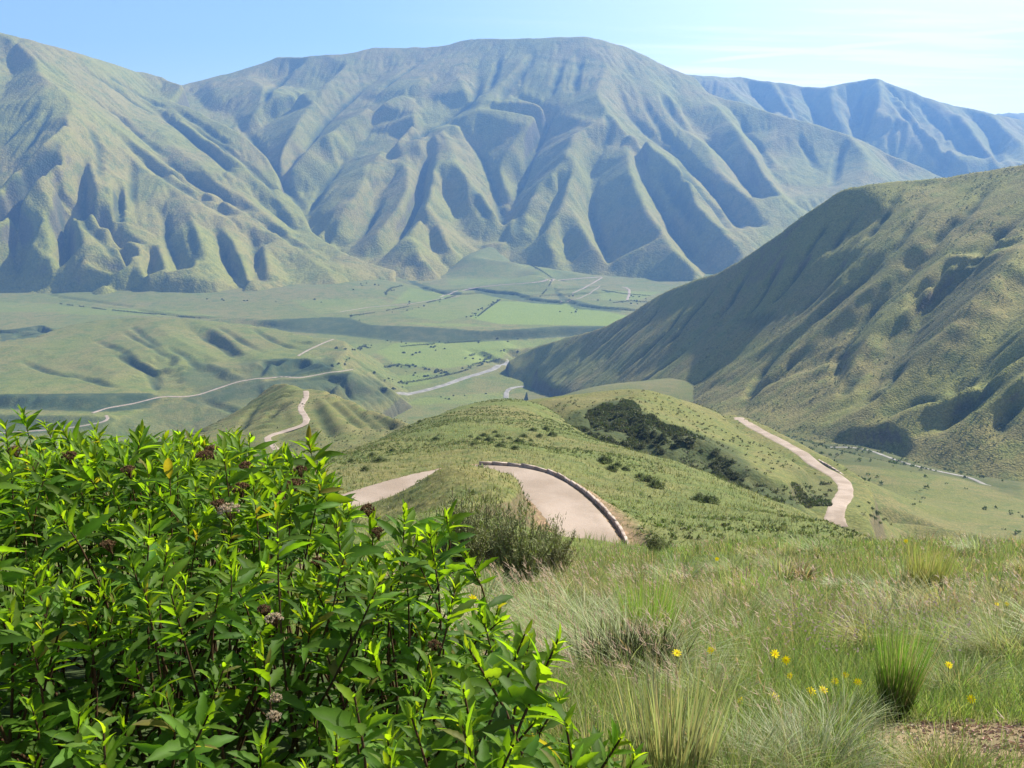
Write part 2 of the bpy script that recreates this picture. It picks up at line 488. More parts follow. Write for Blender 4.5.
make_layer('ridge', 16, [(640, 60, 8700), (715, 76, 8400), (790, 84, 8200), (863, 77, 7900), (900, 86, 7700), (960, 104, 7500), (1024, 118, 7300), (1200, 150, 7000),
                         (900, 178, 6600), (1024, 178, 6300), (800, 150, 7100), (700, 130, 7500), (1250, 230, 5600), (940, 165, 6500)],
    ['600,70 640,66 690,74 740,76 765,81 790,84 820,85 845,84 855,80 863,77.5 872,77 880,79 900,86 930,97 945,103 960,104.5 1000,114 1024,118 1080,130 1200,150 1320,170'],
    [('880,79 879,95 877,107 870,118 865,135', -130, -80), ('890,85 905,103 921,123 945,146 975,172', -90, -90), ('900,92 925,108 950,135 985,165', 40, 60),
     ('885,85 900,110 925,140 950,170', 60, 60), ('860,85 850,105 856,135 862,150', 140, 120), ('830,86 835,100 845,125 850,148', -60, -70), ('800,86 812,108 828,140', 80, 80),
     ('770,83 785,100 800,125 812,140', -60, -70), ('745,80 755,95 775,115', 90, 70), ('720,78 735,92 750,105', -50, -50),
     ('935,101 960,118 985,145 1010,172', -60, -80), ('960,108 990,135 1000,165', 70, 80), ('985,112 1020,140 1040,175', -80, -60), ('1030,122 1060,160 1075,200', 90, 60), ('1080,132 1120,175 1140,220', -80, -60)],
    ['600,150,7600 700,150,7300 800,170,6900 900,185,6500 960,190,6300 1060,195,6100 1300,240,5600'],
    noise=[(12, 300, 4)], ero=2, seed=5, off_scale=1.9)

# ---- the centre massif
make_layer('massif', 11, [
    (405, 270, 4250), (500, 245, 4750), (560, 265, 4450), (612, 272, 4350), (700, 285, 4150), (150, 92, 6700), (245, 130, 6100), (280, 180, 5400), (345, 252, 4550),
    (183, 84, 7000), (300, 56, 7200), (440, 46, 7100), (590, 35, 6800), (700, 76, 6700), (800, 119, 6050), (940, 175, 5650), (823, 195, 5050), (600, 120, 5800), (455, 127, 5850), (740, 248, 4500), (780, 290, 4100), (1000, 215, 5350)],
    ['60,110 100,100 148,92 183,84 200,80 222,74 236,73 243,76 250,73 262,63 278,57 300,56 318,57 330,54 350,53 373,47 408,46 415,45.5 435,47 455,41 472,38 505,38 540,37 560,35.5 590,35 605,39 625,45 645,55 660,63 675,69 695,76 705,88 715,96 740,101 765,110 800,119 830,127 850,135 880,148 920,165 950,178 1000,200 1060,225'],
    [ # ridges (negative = towards the eye) and gullies (positive)
     ('230,115 262,150 275,165 280,180 300,205 310,227 345,253 400,268', 60, 0),
     ('243,76 262,86 290,94 318,88', -60, -60), ('290,94 274,101 258,110 246,116', -70, -60), ('300,68 285,78 268,84', 90, 90), ('210,80 215,95 228,108', -50, -40), ('190,90 195,100 205,110', 40, 40),
     ('340,72 318,96 300,108 280,116 262,124 262,140', 110, 50),
     ('352,54 325,88 309,110 297,129 284,147 276,163', -20, -80),
     ('455,42 440,52 419,62 385,74 360,90 340,108 320,130 305,150 290,168 282,180', 30, 70),
     ('470,60 458,65 438,71 415,84 389,98 360,112 336,129 307,147 292,167', -30, -100),
     ('440,82 414,96 389,107 375,120 360,138 340,165 322,190 310,212', -10, 90),
     ('425,95 418,100 412,120 405,130 397,141 380,153 364,166 356,193 336,209 320,230', -40, -80),
     ('330,185 322,205 318,225', -40, -30), ('389,160 370,176 360,189 350,205 335,230 330,243', -90, -50), ('395,175 378,195 362,225 350,247', 50, 40),
     ('485,46 477,72 479,85 475,100 454,116 434,127 410,138 397,150 385,165', 20, 60),
     ('525,58 510,75 487,92 475,110 455,122 430,135 405,152', -20, -70),
     ('450,70 462,80 468,98', -40, -40),
     ('536,50 528,65 515,80 504,94', 25, 20),
     ('428,140 426,160 422,183 417,205 407,228 392,250 382,258', 40, 60),
     ('400,158 408,170 410,185 400,205 385,225 365,245', -60, -40),
     ('440,140 434,165 430,190 424,212 412,228 400,240', -70, -80), ('408,232 416,242 422,254 420,264', -80, -60), ('424,228 430,245 440,258', 30, 20), ('436,215 445,235 452,250', -60, -50), ('444,190 452,210 462,235', 40, 40),
     ('448,135 454,160 469,178 485,197 497,213 506,226', -90, -70),
     ('460,128 470,142 481,157 495,190 503,216 500,238', 40, 80),
     ('545,105 534,118 525,128 512,143 500,165 502,180', -60, 20),
     ('560,108 545,130 535,150 525,180 510,205', 90, 110),
     ('612,112 590,128 575,133 568,147 556,170 540,185 530,200 516,217 504,240', -90, -80),
     ('588,135 578,150 570,180 560,215 552,245', -80, -60), ('560,190 548,215 540,240', -20, 0), ('598,150 592,165 591,185 593,215 600,242 611,268', 30, 130), ('579,220 591,238 600,253 606,264', -70, -40), ('560,235 565,254 573,272', 40, 20), ('545,215 550,232 553,258', -60, -60),
     ('614,60 600,82 597,96 612,114 628,129 649,145 667,157 685,172 692,199 710,217 727,234 742,250', -60, -110),
    
     ('622,128 628,150 634,180 649,211 661,232 677,252 690,265 700,276', -60, -110),
     ('638,135 640,160 645,185 655,200 668,222 679,246 696,264 708,276', 20, 110),
     ('625,68 616,86 625,110 650,136 680,158 700,180 722,205 745,232', 30, 60),
     ('640,72 657,84 677,104 688,129 708,147 722,170 745,195 770,225', -20, -60), ('652,100 665,120 680,145 700,165 725,190', -10, -20),
     ('673,92 681,112 692,128 712,146 740,176 765,205', 60, 90),
     ('692,86 705,98 718,108 728,118 742,138 757,158 765,175 785,200', -20, -60),
     ('728,106 740,120 748,135 765,155 775,178 795,205', 80, 90),
    
     ('790,122 795,132 805,148 818,170 826,195', 80, 110),
     ('850,137 862,150 870,165 862,185', -50, -30), ('830,129 840,150 838,175 830,195', 60, 60), ('880,152 900,175 905,190', 60, 40)],
    ['300,213 330,245 360,262 405,272 430,262 452,250 480,244 500,244 520,258 545,262 575,276 612,273 650,284 700,286 740,285 800,290,4050 900,250,4700 1060,250,4900'],
    noise=[(7, 260, 5)], ero=2, seed=11, smooth=4, off_scale=2.1)

# ---- the mountain on the left
make_layer('left_mountain', 9, [
    (0, 31, 5600), (75, 118, 4850), (183, 84, 6300), (100, 59, 6000), (0, 285, 3900), (130, 294, 3800), (240, 298, 3750), (330, 288, 3900), (400, 268, 4250), (280, 180, 5150), (310, 228, 4700),
    (227, 124, 5700), (150, 92, 6200), (195, 203, 4600), (-150, 120, 4700), (-150, 290, 3750), (-150, -30, 5400)],
    ['-220,-40 -120,-6 -60,12 0,31 20,37 49,48 78,53 100,59 127,68 150,73 170,79 183,84.5', '183,85 170,88 148,92.5 175,101 200,111 227,125 250,139 268,156 279,176 279,188 302,209 311,229 345,254 400,270'],
    [('0,33 18,44 35,58 38,72 47,79 64,89 72,99 75,118 85,127 96,127 117,141 128,153 136,161 156,178 176,193 195,201 209,210 239,221 268,232 297,250 326,269 338,283', -20, -40),
     ('14,46 10,75 0,100 -30,130', 130, 120), ('72,104 66,121 45,141 20,164 0,188 -30,215', -60, -60), ('40,95 25,120 5,145 -30,170', 90, 100), ('64,132 52,150 30,172 5,200 -20,225', 50, 60),
     ('75,122 64,147 50,165 29,193 8,211 -20,235', -60, -80), ('62,180 45,205 25,225 5,245 -10,265', 60, 60), ('70,165 55,200 40,225 32,245 30,262', -30, -70),
     ('20,240 18,262 18,276', 50, 40), ('36,238 38,258 24,274', -70, -40), ('60,192 62,212 66,240 68,273', 30, 90), ('72,215 80,232 86,250 84,262 72,276', -40, -70), ('50,225 50,250 55,272', -60, -50),
     ('84,150 84,175 84,200 85,222 95,235 108,246 118,258 127,272 128,288', 20, 100), ('92,165 95,190 93,215 100,225', -50, -40), ('112,172 114,190 112,215 108,238', -50, -40), ('118,185 119,205 117,230', 30, 30), ('132,165 131,185 133,205 125,225', 30, 30), ('126,180 127,200 122,225', -30, -40),
     ('95,232 103,240 118,246 128,260 118,270 98,288', -30, -60),
     ('118,238 130,240 139,242 140,255 144,270 149,287', -30, -80), ('148,243 152,258 150,275 149,288', 40, 50), ('158,244 164,258 168,275 170,290', -50, -60),
     ('154,200 165,218 166,238 174,255 180,270 184,286', 20, 90), ('172,195 188,210 196,228 197,248 193,265 196,286', -30, -80),
     ('214,230 223,248 227,265 238,280 246,292', 20, 80), ('222,226 232,240 240,258 246,275 258,290', -60, -60), ('247,233 256,248 257,270 256,286', 30, 60), ('262,245 268,262 272,282', -50, -40), ('280,260 290,275 296,292', 40, 30), ('200,225 208,250 212,275 214,292', -50, -50),
     ('60,52 80,66 110,85 130,100', 25, 30), ('90,60 115,78 150,100 180,118', -20, -30), ('80,90 105,108 120,118 145,140', 30, 40), ('85,105 110,122 140,146 170,170', -25, -30),
     ('117,136 137,155 150,168 180,187 205,203 228,215', 45, 50), ('140,100 170,122 200,145 230,170', 30, 40), ('130,112 160,134 190,158 225,190', -30, -40), ('110,118 145,150 190,182 235,208 262,222', -25, -30),
     ('160,108 195,132 230,155 262,182 290,212', -25, -40), ('185,120 215,142 245,165 270,190', 30, 40), ('150,150 190,178 225,200 250,214', 35, 40), ('252,194 275,212 300,232', 40, 40), ('240,195 265,215 300,242 330,258', -35, -30), ('254,221 280,234 305,249 330,262', 35, 30)],
    ['-220,292 -100,288 0,284 40,285 70,290 130,296 190,299 240,299 290,298 332,291 346,282 400,272'],
    noise=[(6, 200, 5)], ero=2, seed=23, smooth=3, off_scale=1.6)

# ---- the valley floor: an upper terrace with its scarp, the lower fields, river cuts
def zplane(u, v, z):
    a = P(u, v, np.ones(np.shape(u))); return z / a[..., 2]
vp = []
def vz(s, z, z2=None, step=6):
    q = pl(s, step); t = np.linspace(0, 1, len(q)); zz = z if z2 is None else z + (z2 - z) * t
    y = zplane(q[:, 0], q[:, 1], zz); vp.append(P(q[:, 0], q[:, 1], y))
def cut(s, z, depth, wide):
    """a gorge: its far rim is traced, the wall faces the eye"""
    q = pl(s, 5); y = zplane(q[:, 0], q[:, 1], z); p = P(q[:, 0], q[:, 1], y)
    for dy, dz in ((6, 0), (-3, -depth), (-wide, -depth), (-wide - 25, 0)):
        r = p.copy(); r[:, 1] += dy; r[:, 2] += dz; vp.append(r)
def w3(*a): vp.append(np.array(a, float).reshape(-1, 3))
w3((-4200, 4600, -560), (-4200, 3500, -575), (-4200, 2400, -624), (-4200, 1200, -600), (3800, 4700, -560), (3800, 3500, -600), (3800, 2400, -624), (0, 5400, -430), (-1500, 5200, -450), (2500, 5200, -500), (0, 1200, -600), (-1500, 1200, -600), (3000, 1200, -600), (-300, 900, -560), (800, 900, -560))
vz('-100,278 0,278 100,292 200,298 300,298', -590); vz('340,286 400,272', -575)
vp.append(P([490, 500], [243, 243], [4700, 4700])); vp.append(P([470, 520, 545], [255, 260, 268], [4480, 4430, 4330]))
vz('410,272 440,268', -575); vz('560,280 620,278 700,292 760,300', -598)
for s in ('-100,300 0,298 100,305 200,310 300,308 400,300 440,300', '440,312 560,316 640,312 720,310', '480,300 560,300', '430,278 520,280 600,285 660,295', '-100,318 0,316 60,318'): vz(s, -600)
vz('240,318 270,321 330,317 350,319 370,325 430,328 480,331 520,330 560,327 620,327 690,325 760,325', -600)   # scarp A, top
vz('240,329 270,328 300,331 340,334 400,340 440,342 470,341 520,338 560,336 640,336 700,337 760,338', -624)  # its foot
for s in ('330,348 400,350 500,348 600,346', '330,370 400,372 500,365 560,372', '250,420 330,400 420,395 520,395 600,400', '200,350 260,350', '-100,440 0,440 100,440 200,436 300,430'): vz(s, -624)
cut('410,276 416,283 425,287 436,290 446,292.5 460,293', -600, 22, 30)
cut('476,288 497,292 516,293 528,298 545,300 562,301', -600, 24, 32)
cut('556,289 567,299 579,304 600,307 622,308', -600, 20, 26)
cut('506,362 516,355 524,350 536,347', -640, 16, 20)
cut('0,331 15,330 22,335 30,328 40,326 50,330', -598, 35, 30)
cut('0,284 30,288 60,296 100,301 130,306', -598, 8, 16); cut('150,311 180,315 205,317', -600, 10, 14)
cut('500,250 512,262 530,270 548,277', -560, 12, 18)
vpts = np.concatenate(vp)
lo, hi = vpts[:, :2].min(0), vpts[:, :2].max(0); c = 9.0
nx, ny = int((hi[0] - lo[0]) / c) + 1, int((hi[1] - lo[1]) / c) + 1
H = tin_grid(vpts, lo[0], lo[1], c, nx, ny); ok = ~np.isnan(H); H = np.where(ok, H, -700)
LV = Layer('valley', lo[0], lo[1], c, H, ok); X, Y = LV.grid()
far_ = np.clip((Y - 3900) / 300, 0, 1); H = H * (1 - far_) + blur(H, 30) * far_
LV.H = H + 3.0 * fbm(X, Y, 320, 5, 31) + 1.2 * fbm(X, Y, 60, 3, 32)

# ---- the grassy hills on the left of the valley
make_layer('left_hills', 5, [
    (-60, 340, 2550), (50, 330, 2620), (150, 317, 2700), (280, 330, 2600), (340, 341, 2450), (0, 393, 1930), (140, 393, 1950), (140, 410, 1850), (0, 412, 1830), (60, 414, 1790), (110, 425, 1720), (0, 440, 1650),
    (200, 395, 1980), (240, 360, 2250), (255, 388, 1980), (350, 368, 2120), (300, 362, 2230), (300, 395, 1960), (390, 400, 2080), (420, 398, 2150), (330, 410, 1930), (200, 425, 1790), (90, 360, 2250)],
    ['-120,348 0,347 26,341 50,331 70,325 100,320 130,317 160,316.5 200,320 240,323 270,328 300,334 330,338 345,341'],
    [('189,329 206,339 222,348 236,358', 20, 30), ('200,324 222,335 245,352 262,360', -25, -20), ('160,330 185,342 210,355 228,362', -15, -20),
     ('110,352 135,365 155,375 160,390', 12, 25), ('100,345 130,355 160,368', -8, -8), ('165,362 160,378 162,392', 35, 40), ('182,365 185,378 190,392', -10, -5), ('175,352 182,362 190,370', -15, -15),
     ('0,355 30,358 60,368 90,378', 12, 15), ('0,345 40,350 80,360 120,372', -8, -5), ('-120,385 0,387 60,383 110,388 150,390', 0, 0),
     ('-120,394 0,394 30,397 80,397 140,394 160,397', -8, -8), ('-120,408 0,408 30,410 80,412 115,411 150,404', 14, 14),
     ('-120,413 0,414 60,415 95,416 110,417', -6, -6), ('-120,424 0,425 60,428 100,424 118,420', 10, 10),
     ('200,360 218,366 232,372 240,376', -25, -15), ('205,372 222,382 232,384', 10, 10), ('240,362 262,364 279,362 290,358 305,358 322,362 334,370', -34, -34), ('245,376 262,374 279,374 300,373 330,370', 30, 30),
     ('300,356 317,348 339,339', 0, 0), ('300,362 320,356 345,350', 15, 25), ('290,340 310,342 325,340', -12, -12), ('292,350 300,347 315,344', 14, 10),
     ('352,370 340,380 330,390', -12, -20), ('360,372 372,382 385,395', 18, 10), ('330,378 345,392 352,402', 15, 15), ('375,378 392,388 402,396', -12, -15),
     ('205,400 225,408 240,415', 0, 5), ('262,384 275,395 285,405', -10, -5), ('255,385 262,396 270,410', 15, 10)],
    ['-120,450,1600 0,445,1640 60,441,1670 110,436,1700 160,434,1750 230,428,1800 300,412,1930 340,411,1950'],
    extra=[q_ for w_ in (P(365, 408, 2140), P(392, 405, 2160), P(408, 399, 2205), P(400, 388, 2300), P(386, 372, 2440), P(368, 356, 2690)) for q_ in (w_, w_ + np.array([55, 0, -25]))],
    back=(260, 120), skirt=(120, 60), noise=[(1.6, 70, 5)], ero=2, off_scale=1.9, jit=1.5, seed=41, smooth=1, step=3, cap=2.5)

# ---- the cone-shaped hill with the road on its flank
make_layer('cone_hill', 3, [
    (206, 425, 900), (255, 397, 980), (287, 383, 960), (330, 391, 900), (400, 420, 700), (266, 438, 700), (277, 450, 660), (300, 410, 800), (306, 388, 930), (230, 455, 640), (350, 440, 620), (330, 455, 560), (200, 440, 760), (440, 425, 650), (365, 405, 830)],
    ['150,452 180,438 206,424 236,410.5 255,397.5 266,389 275,383.5 287,382 300,385.5 313,388.5 330,391 345,396 363,404 380,411 400,419 425,428 450,436'],
    [('318,392 335,408 350,425 360,440', -6, -8), ('326,396 342,408 358,422 372,434', 16, 18), ('338,398 356,410 372,422 388,434', -8, -8), ('354,405 372,416 386,426 398,436', 14, 14), ('372,412 390,422 405,430', -6, -6),
     ('287,386 284,400 276,412 268,424 262,434', -10, -6), ('296,390 292,402 288,412 280,420 272,428', 8, 10), ('296,390 302,392 306,388', 0, 0),
     ('305,388 307,397 300,410 309,421 298,427 266,438 277,450', 0, 0), ('312,394 316,412 316,425 305,436 290,446', -2, 0), ('255,400 245,415 235,430 225,448', 0, 4), ('236,414 220,428 205,445', -8, -6), ('318,430 330,445 335,455', 12, 10), ('305,440 320,455', -4, -4)],
    ['120,470,640 180,470,620 230,470,580 290,470,540 340,468,520 390,460,540 440,455,560 480,450,600'],
    back=(120, 90), skirt=(60, 60), noise=[(.7, 30, 4)], ero=1, seed=51, smooth=2, step=3, cap=2.5)

# ---- the big slope on the right
make_layer('right_hill', 5, [
    (1024, 165, 1500), (1200, 120, 1350), (1200, 330, 900), (1024, 480, 780), (1200, 520, 620), (860, 430, 1000), (740, 412, 1250), (640, 392, 1700), (560, 384, 2180), (506, 363, 2500),
    (850, 183, 1680), (740, 260, 1880), (640, 310, 2180), (750, 330, 1560), (560, 345, 2400), (930, 330, 1150), (1024, 330, 1000), (934, 182, 1600), (680, 355, 1720), (860, 300, 1350)],
    ['1320,80 1200,118 1100,146 1024,165 990,169 951,175 934,182 906,184 880,182.5 868,183 855,185 843,189 823,202 795,221 768,240 740,260 719,272 690,281 660,293 634,310 615,322 594,330 565,337 540,345 520,354 504,364'],
    [('1015,225 990,255 960,277 940,295 915,330 897,358 880,382 860,404', 50, 30), ('1030,236 1006,265 985,287 962,312 940,332 912,358 890,384 864,408', -34, -16), ('968,262 945,275 925,295 905,318', 26, 24),
     ('1000,235 960,255 925,285 895,318', -12, -20),
     ('945,235 925,262 900,288 878,306 860,328 848,340 838,362', 24, 26), ('950,248 930,270 905,296 885,312 868,336 858,352 852,370', -14, -18), ('846,348 838,360 839,380', 34, 20), ('860,345 856,362 850,382', -12, -8),
     ('855,252 838,274 822,292 801,314', 18, 18), ('862,256 845,278 828,298 806,320', -8, -8), ('885,258 865,278 845,297 812,322', 16, 14), ('892,262 872,284 850,304 820,328', -8, -8),
     ('812,254 800,270 788,288 772,306', 16, 16), ('818,258 806,276 794,292 778,312', -8, -8), ('782,260 770,282 758,302 742,322', 14, 16), ('788,262 776,286 764,306 748,328', -6, -8),
     ('793,341 780,353 768,366 755,385 745,402', 18, 14), ('800,344 788,356 776,370 762,392 752,408', -10, -8), ('812,344 795,360 776,377 755,395 738,410', 16, 12),
     ('770,275 745,290 725,310 705,335', 26, 22), ('790,290 765,310 740,335 715,360', -10, -12), ('745,262 720,280 700,300', -6, -6),
     ('700,338 680,352 655,368 625,384', 26, 20), ('712,350 690,368 665,384 645,394', -12, -8), ('720,362 700,376 680,392', 20, 12), ('735,365 715,380 695,396', -10, -6),
     ('665,300 645,325 620,345 600,365', 10, 12), ('680,305 655,332 632,355 610,375', -6, -8), ('632,318 610,338 585,358 570,375', 10, 10), ('620,330 598,348 575,366', -6, -6), ('590,338 572,352 552,366', 8, 8), ('570,345 552,356 538,366', -5, -5),
     ('1030,322 1010,335 992,352 985,364 970,380 950,390 935,396 917,401 895,410 872,423', 26, 10), ('1035,342 1017,356 1003,366 990,376 970,388 948,397 930,402 900,414 873,428', -14, -5),
     ('1100,220 1060,265 1030,300 1008,322', 50, 40), ('1110,245 1075,290 1045,318', -30, -30),
     ('1035,352 1010,374 990,390 970,407 945,429 920,436', 22, 14), ('1040,362 1015,384 995,398 975,416', -12, -10), ('1030,395 1010,415 998,435', 14, 8), ('790,431 830,440 870,451 910,459 950,466 1000,474', 0, 0), ('800,424 840,430 862,436', 0, 0),
     ('900,205 880,225 860,240 840,255', 8, 12), ('960,205 935,225 905,250', -10, -8)],
    ['504,364.5,2500 530,372,2420 560,388,2100 600,408,1800 650,412,1550 700,425,1250 740,434,1120 770,440,1080 820,451,980 870,467,900 930,480,840 990,494,780 1060,508,740 1320,560,560'],
    back=(500, 260), skirt=(110, 70), noise=[(1.6, 45, 5)], ero=2, seed=61, smooth=1, step=3, cap=2.2, off_scale=1.15)

def incise(L, lines, depth, w):
    X, Y = L.grid(); D = np.zeros(X.shape)
    for s in lines:
        q = pl(s, 3); q = q + np.stack([vnoise(q[:, 1] / 9, q[:, 0] / 30, 3), 0 * q[:, 0]], -1) * 3
        p, okk = hit(q[:, 0], q[:, 1], [L.name]); p = smooth_line(p[okk], 2)
        p = resample(p, L.c * .7)
        t = np.linspace(0, 1, len(p)); dd = depth * np.clip(t / .25, 0, 1) * np.clip((1 - t) / .2, .3, 1) * (1 + .5 * vnoise(t * 9, t * 0 + len(p), 4))
        for (x, y, z), d_ in zip(p, dd):
            m = int(w / L.c) + 2; i = int((x - L.x0) / L.c); j = int((y - L.y0) / L.c)
            a, b, c_, e = max(0, i - m), min(L.nx, i + m), max(0, j - m), min(L.ny, j + m)
            if b <= a or e <= c_: continue
            k = np.clip(1 - np.hypot(X[c_:e, a:b] - x, Y[c_:e, a:b] - y) / w, 0, 1) ** .8 * d_
            D[c_:e, a:b] = np.maximum(D[c_:e, a:b], k)
    L.H = L.H - D
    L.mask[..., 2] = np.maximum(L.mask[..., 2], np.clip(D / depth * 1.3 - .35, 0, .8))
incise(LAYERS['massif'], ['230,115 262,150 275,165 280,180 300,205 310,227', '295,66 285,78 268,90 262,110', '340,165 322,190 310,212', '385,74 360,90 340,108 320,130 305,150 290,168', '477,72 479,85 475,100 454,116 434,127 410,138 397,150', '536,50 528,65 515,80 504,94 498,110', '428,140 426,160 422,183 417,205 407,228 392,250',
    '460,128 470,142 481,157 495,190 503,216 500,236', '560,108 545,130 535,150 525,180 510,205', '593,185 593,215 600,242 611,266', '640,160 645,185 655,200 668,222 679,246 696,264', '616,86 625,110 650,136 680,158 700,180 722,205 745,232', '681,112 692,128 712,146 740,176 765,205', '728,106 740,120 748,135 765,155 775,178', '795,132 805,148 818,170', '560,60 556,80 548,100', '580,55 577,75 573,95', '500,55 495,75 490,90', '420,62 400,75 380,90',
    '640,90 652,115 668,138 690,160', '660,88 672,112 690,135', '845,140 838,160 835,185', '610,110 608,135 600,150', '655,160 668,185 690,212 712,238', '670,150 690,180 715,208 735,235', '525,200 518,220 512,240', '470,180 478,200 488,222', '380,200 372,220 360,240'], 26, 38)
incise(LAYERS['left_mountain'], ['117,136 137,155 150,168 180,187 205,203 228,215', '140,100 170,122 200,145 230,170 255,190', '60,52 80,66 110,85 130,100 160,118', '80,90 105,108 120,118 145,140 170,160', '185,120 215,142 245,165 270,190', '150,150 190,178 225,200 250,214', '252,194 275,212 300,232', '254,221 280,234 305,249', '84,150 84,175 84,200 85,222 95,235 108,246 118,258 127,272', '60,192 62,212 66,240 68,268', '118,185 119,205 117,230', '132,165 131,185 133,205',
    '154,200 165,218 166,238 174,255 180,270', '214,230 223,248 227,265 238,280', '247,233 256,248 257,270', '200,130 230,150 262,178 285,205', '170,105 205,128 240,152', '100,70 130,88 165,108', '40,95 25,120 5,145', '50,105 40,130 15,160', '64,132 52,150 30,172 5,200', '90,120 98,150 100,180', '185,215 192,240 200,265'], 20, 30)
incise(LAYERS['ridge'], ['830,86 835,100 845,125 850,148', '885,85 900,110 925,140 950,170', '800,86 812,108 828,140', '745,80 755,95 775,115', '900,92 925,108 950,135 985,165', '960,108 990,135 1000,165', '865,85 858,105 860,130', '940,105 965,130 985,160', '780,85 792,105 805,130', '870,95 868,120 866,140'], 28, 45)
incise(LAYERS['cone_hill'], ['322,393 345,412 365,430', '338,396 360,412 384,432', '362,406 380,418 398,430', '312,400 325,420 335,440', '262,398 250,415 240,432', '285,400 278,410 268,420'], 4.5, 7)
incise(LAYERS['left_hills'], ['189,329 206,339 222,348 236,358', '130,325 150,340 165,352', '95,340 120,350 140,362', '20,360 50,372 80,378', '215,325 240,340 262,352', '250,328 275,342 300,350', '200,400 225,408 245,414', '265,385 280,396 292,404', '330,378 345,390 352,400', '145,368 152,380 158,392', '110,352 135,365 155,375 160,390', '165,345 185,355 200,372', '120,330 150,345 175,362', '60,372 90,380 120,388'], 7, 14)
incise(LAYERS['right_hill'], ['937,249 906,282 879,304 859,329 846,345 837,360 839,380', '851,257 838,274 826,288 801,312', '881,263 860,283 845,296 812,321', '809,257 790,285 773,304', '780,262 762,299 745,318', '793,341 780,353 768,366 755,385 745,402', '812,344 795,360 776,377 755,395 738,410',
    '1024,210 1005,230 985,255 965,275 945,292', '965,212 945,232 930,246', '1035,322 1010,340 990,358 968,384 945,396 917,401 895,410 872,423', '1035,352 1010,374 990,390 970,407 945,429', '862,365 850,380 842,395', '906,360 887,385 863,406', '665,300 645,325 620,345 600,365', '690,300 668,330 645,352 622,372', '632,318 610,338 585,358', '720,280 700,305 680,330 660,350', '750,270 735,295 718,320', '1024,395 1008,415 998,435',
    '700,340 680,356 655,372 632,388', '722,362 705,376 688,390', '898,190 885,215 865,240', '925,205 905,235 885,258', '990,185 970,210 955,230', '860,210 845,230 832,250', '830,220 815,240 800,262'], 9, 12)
# ---- floor of the side valley on the right
sp = [P(*q) for q in ((700, 425, 1330), (760, 430, 1150), (830, 450, 960), (870, 460, 880), (930, 470, 820), (985, 482, 750), (1100, 500, 690), (1300, 540, 560), (790, 440, 900), (850, 470, 720), (900, 500, 600), (980, 500, 640), (1024, 525, 520),
    (900, 525, 470), (960, 535, 430), (1100, 540, 460), (840, 500, 500), (870, 530, 400), (800, 480, 560), (1300, 600, 380), (930, 515, 520))]
sp += [np.array(q, float) for q in ((100, 1500, -420), (200, 2000, -560), (60, 2300, -624), (700, 1500, -330), (100, 1000, -420), (150, 600, -330), (100, 400, -260), (300, 300, -190), (0, 1500, -480), (500, 2300, -624), (60, 240, -190), (450, 260, -190))]
sp = np.array(sp)
fz = tps_fit(sp[:, :2] / 500, sp[:, 2], .0001)
c = 4.0; nx, ny = int(1000 / c), int(2250 / c)
X, Y = np.meshgrid(40 + c * np.arange(nx), 200 + c * np.arange(ny))
H = fz(np.stack([X.ravel(), Y.ravel()], -1) / 500).reshape(ny, nx)
LS = Layer('side_valley', 40, 200, c, H + 1.0 * fbm(X, Y, 90, 5, 71) + .4 * fbm(X, Y, 14, 3, 72))
def gully(L, s, depth, w, names=None, step=4):
    q = pl(s, step); p, ok_ = hit(q[:, 0], q[:, 1], names or [L.name])
    X, Y = L.grid(); D = np.full(X.shape, 1e9)
    for a in p: 
        D = np.minimum(D, np.hypot(X - a[0], Y - a[1]))
    L.H = L.H - depth * np.clip(1 - D / w, 0, 1) ** .7
gully(LS, '897,519 912,521 928,527 940,528 955,530 970,534', 9, 14)
gully(LS, '985,466 1000,470 1024,474', 10, 22)

# ---- the knoll with the road round its far flank
make_layer('knoll', 2.5, [
    (540, 399, 470), (583, 400, 440), (624, 389, 470), (652, 391, 465), (695, 404, 490), (733, 416, 530), (600, 408, 400), (660, 402, 430), (720, 430, 430), (790, 446, 430), (835, 478, 360), (849,490,340), (832, 522, 275), (760,431,475),
    (700, 440, 345), (760, 465, 325), (800, 490, 285), (566, 440, 330), (640, 458, 300), (700, 478, 270), (760, 500, 250), (570, 415, 370)],
    ['480,405,520 512,402,500 540,399.5 560,399 583,399 598,394 610,390.5 624,389 640,389.5 652,391 665,395 677,399 695,404 710,409 723,413 735,416.5'],
    [('735,417 760,431 785,446 810,461 830,473 845,482 850,490 842,501 833,512 831,524', 0, 0), ('741,419 765,431 792,446 818,462 838,472 853,482 860,492', 0, 0),
     ('568,434 574,420 590,410 604,402 622,400 632,404 636,412 660,424 680,432 708,443 728,452 742,466 755,480 760,490', -22, -24),
     ('566,440 600,446 640,456 690,472 740,484 775,496', 22, 18), ('590,428 620,430 660,445 700,462 735,475', 8, 4),
     ('640,398 680,412 720,430 760,450 800,472 825,490', -5, -5), ('740,432 775,452 805,470 828,484', 2, 0), ('745,440 780,465 810,488 825,505', 5, 3), ('700,425 740,448 780,478 806,500', -6, -4),
     ('660,430 672,440 690,455', 8, 4), ('600,415 605,428 612,440', -4, 2)],
    ['540,450,330 600,470,290 660,490,255 720,505,230 770,520,220 810,535,215 835,540,230 850,545,245'],
    extra=[P(735, 417, 540) + np.array([40, 20, -60]), P(800, 455, 400) + np.array([45, 25, -70]), P(850, 485, 345) + np.array([90, 20, -80]), P(850, 495, 320) + np.array([90, 0, -85]), P(835, 525, 290) + np.array([70, -30, -60]), P(760, 430, 470) + np.array([40, 20, -65])],
    back=(110, 60), skirt=(40, 40), noise=[(.5, 25, 4)], ero=0, seed=81, smooth=1, step=3, cap=2.0)

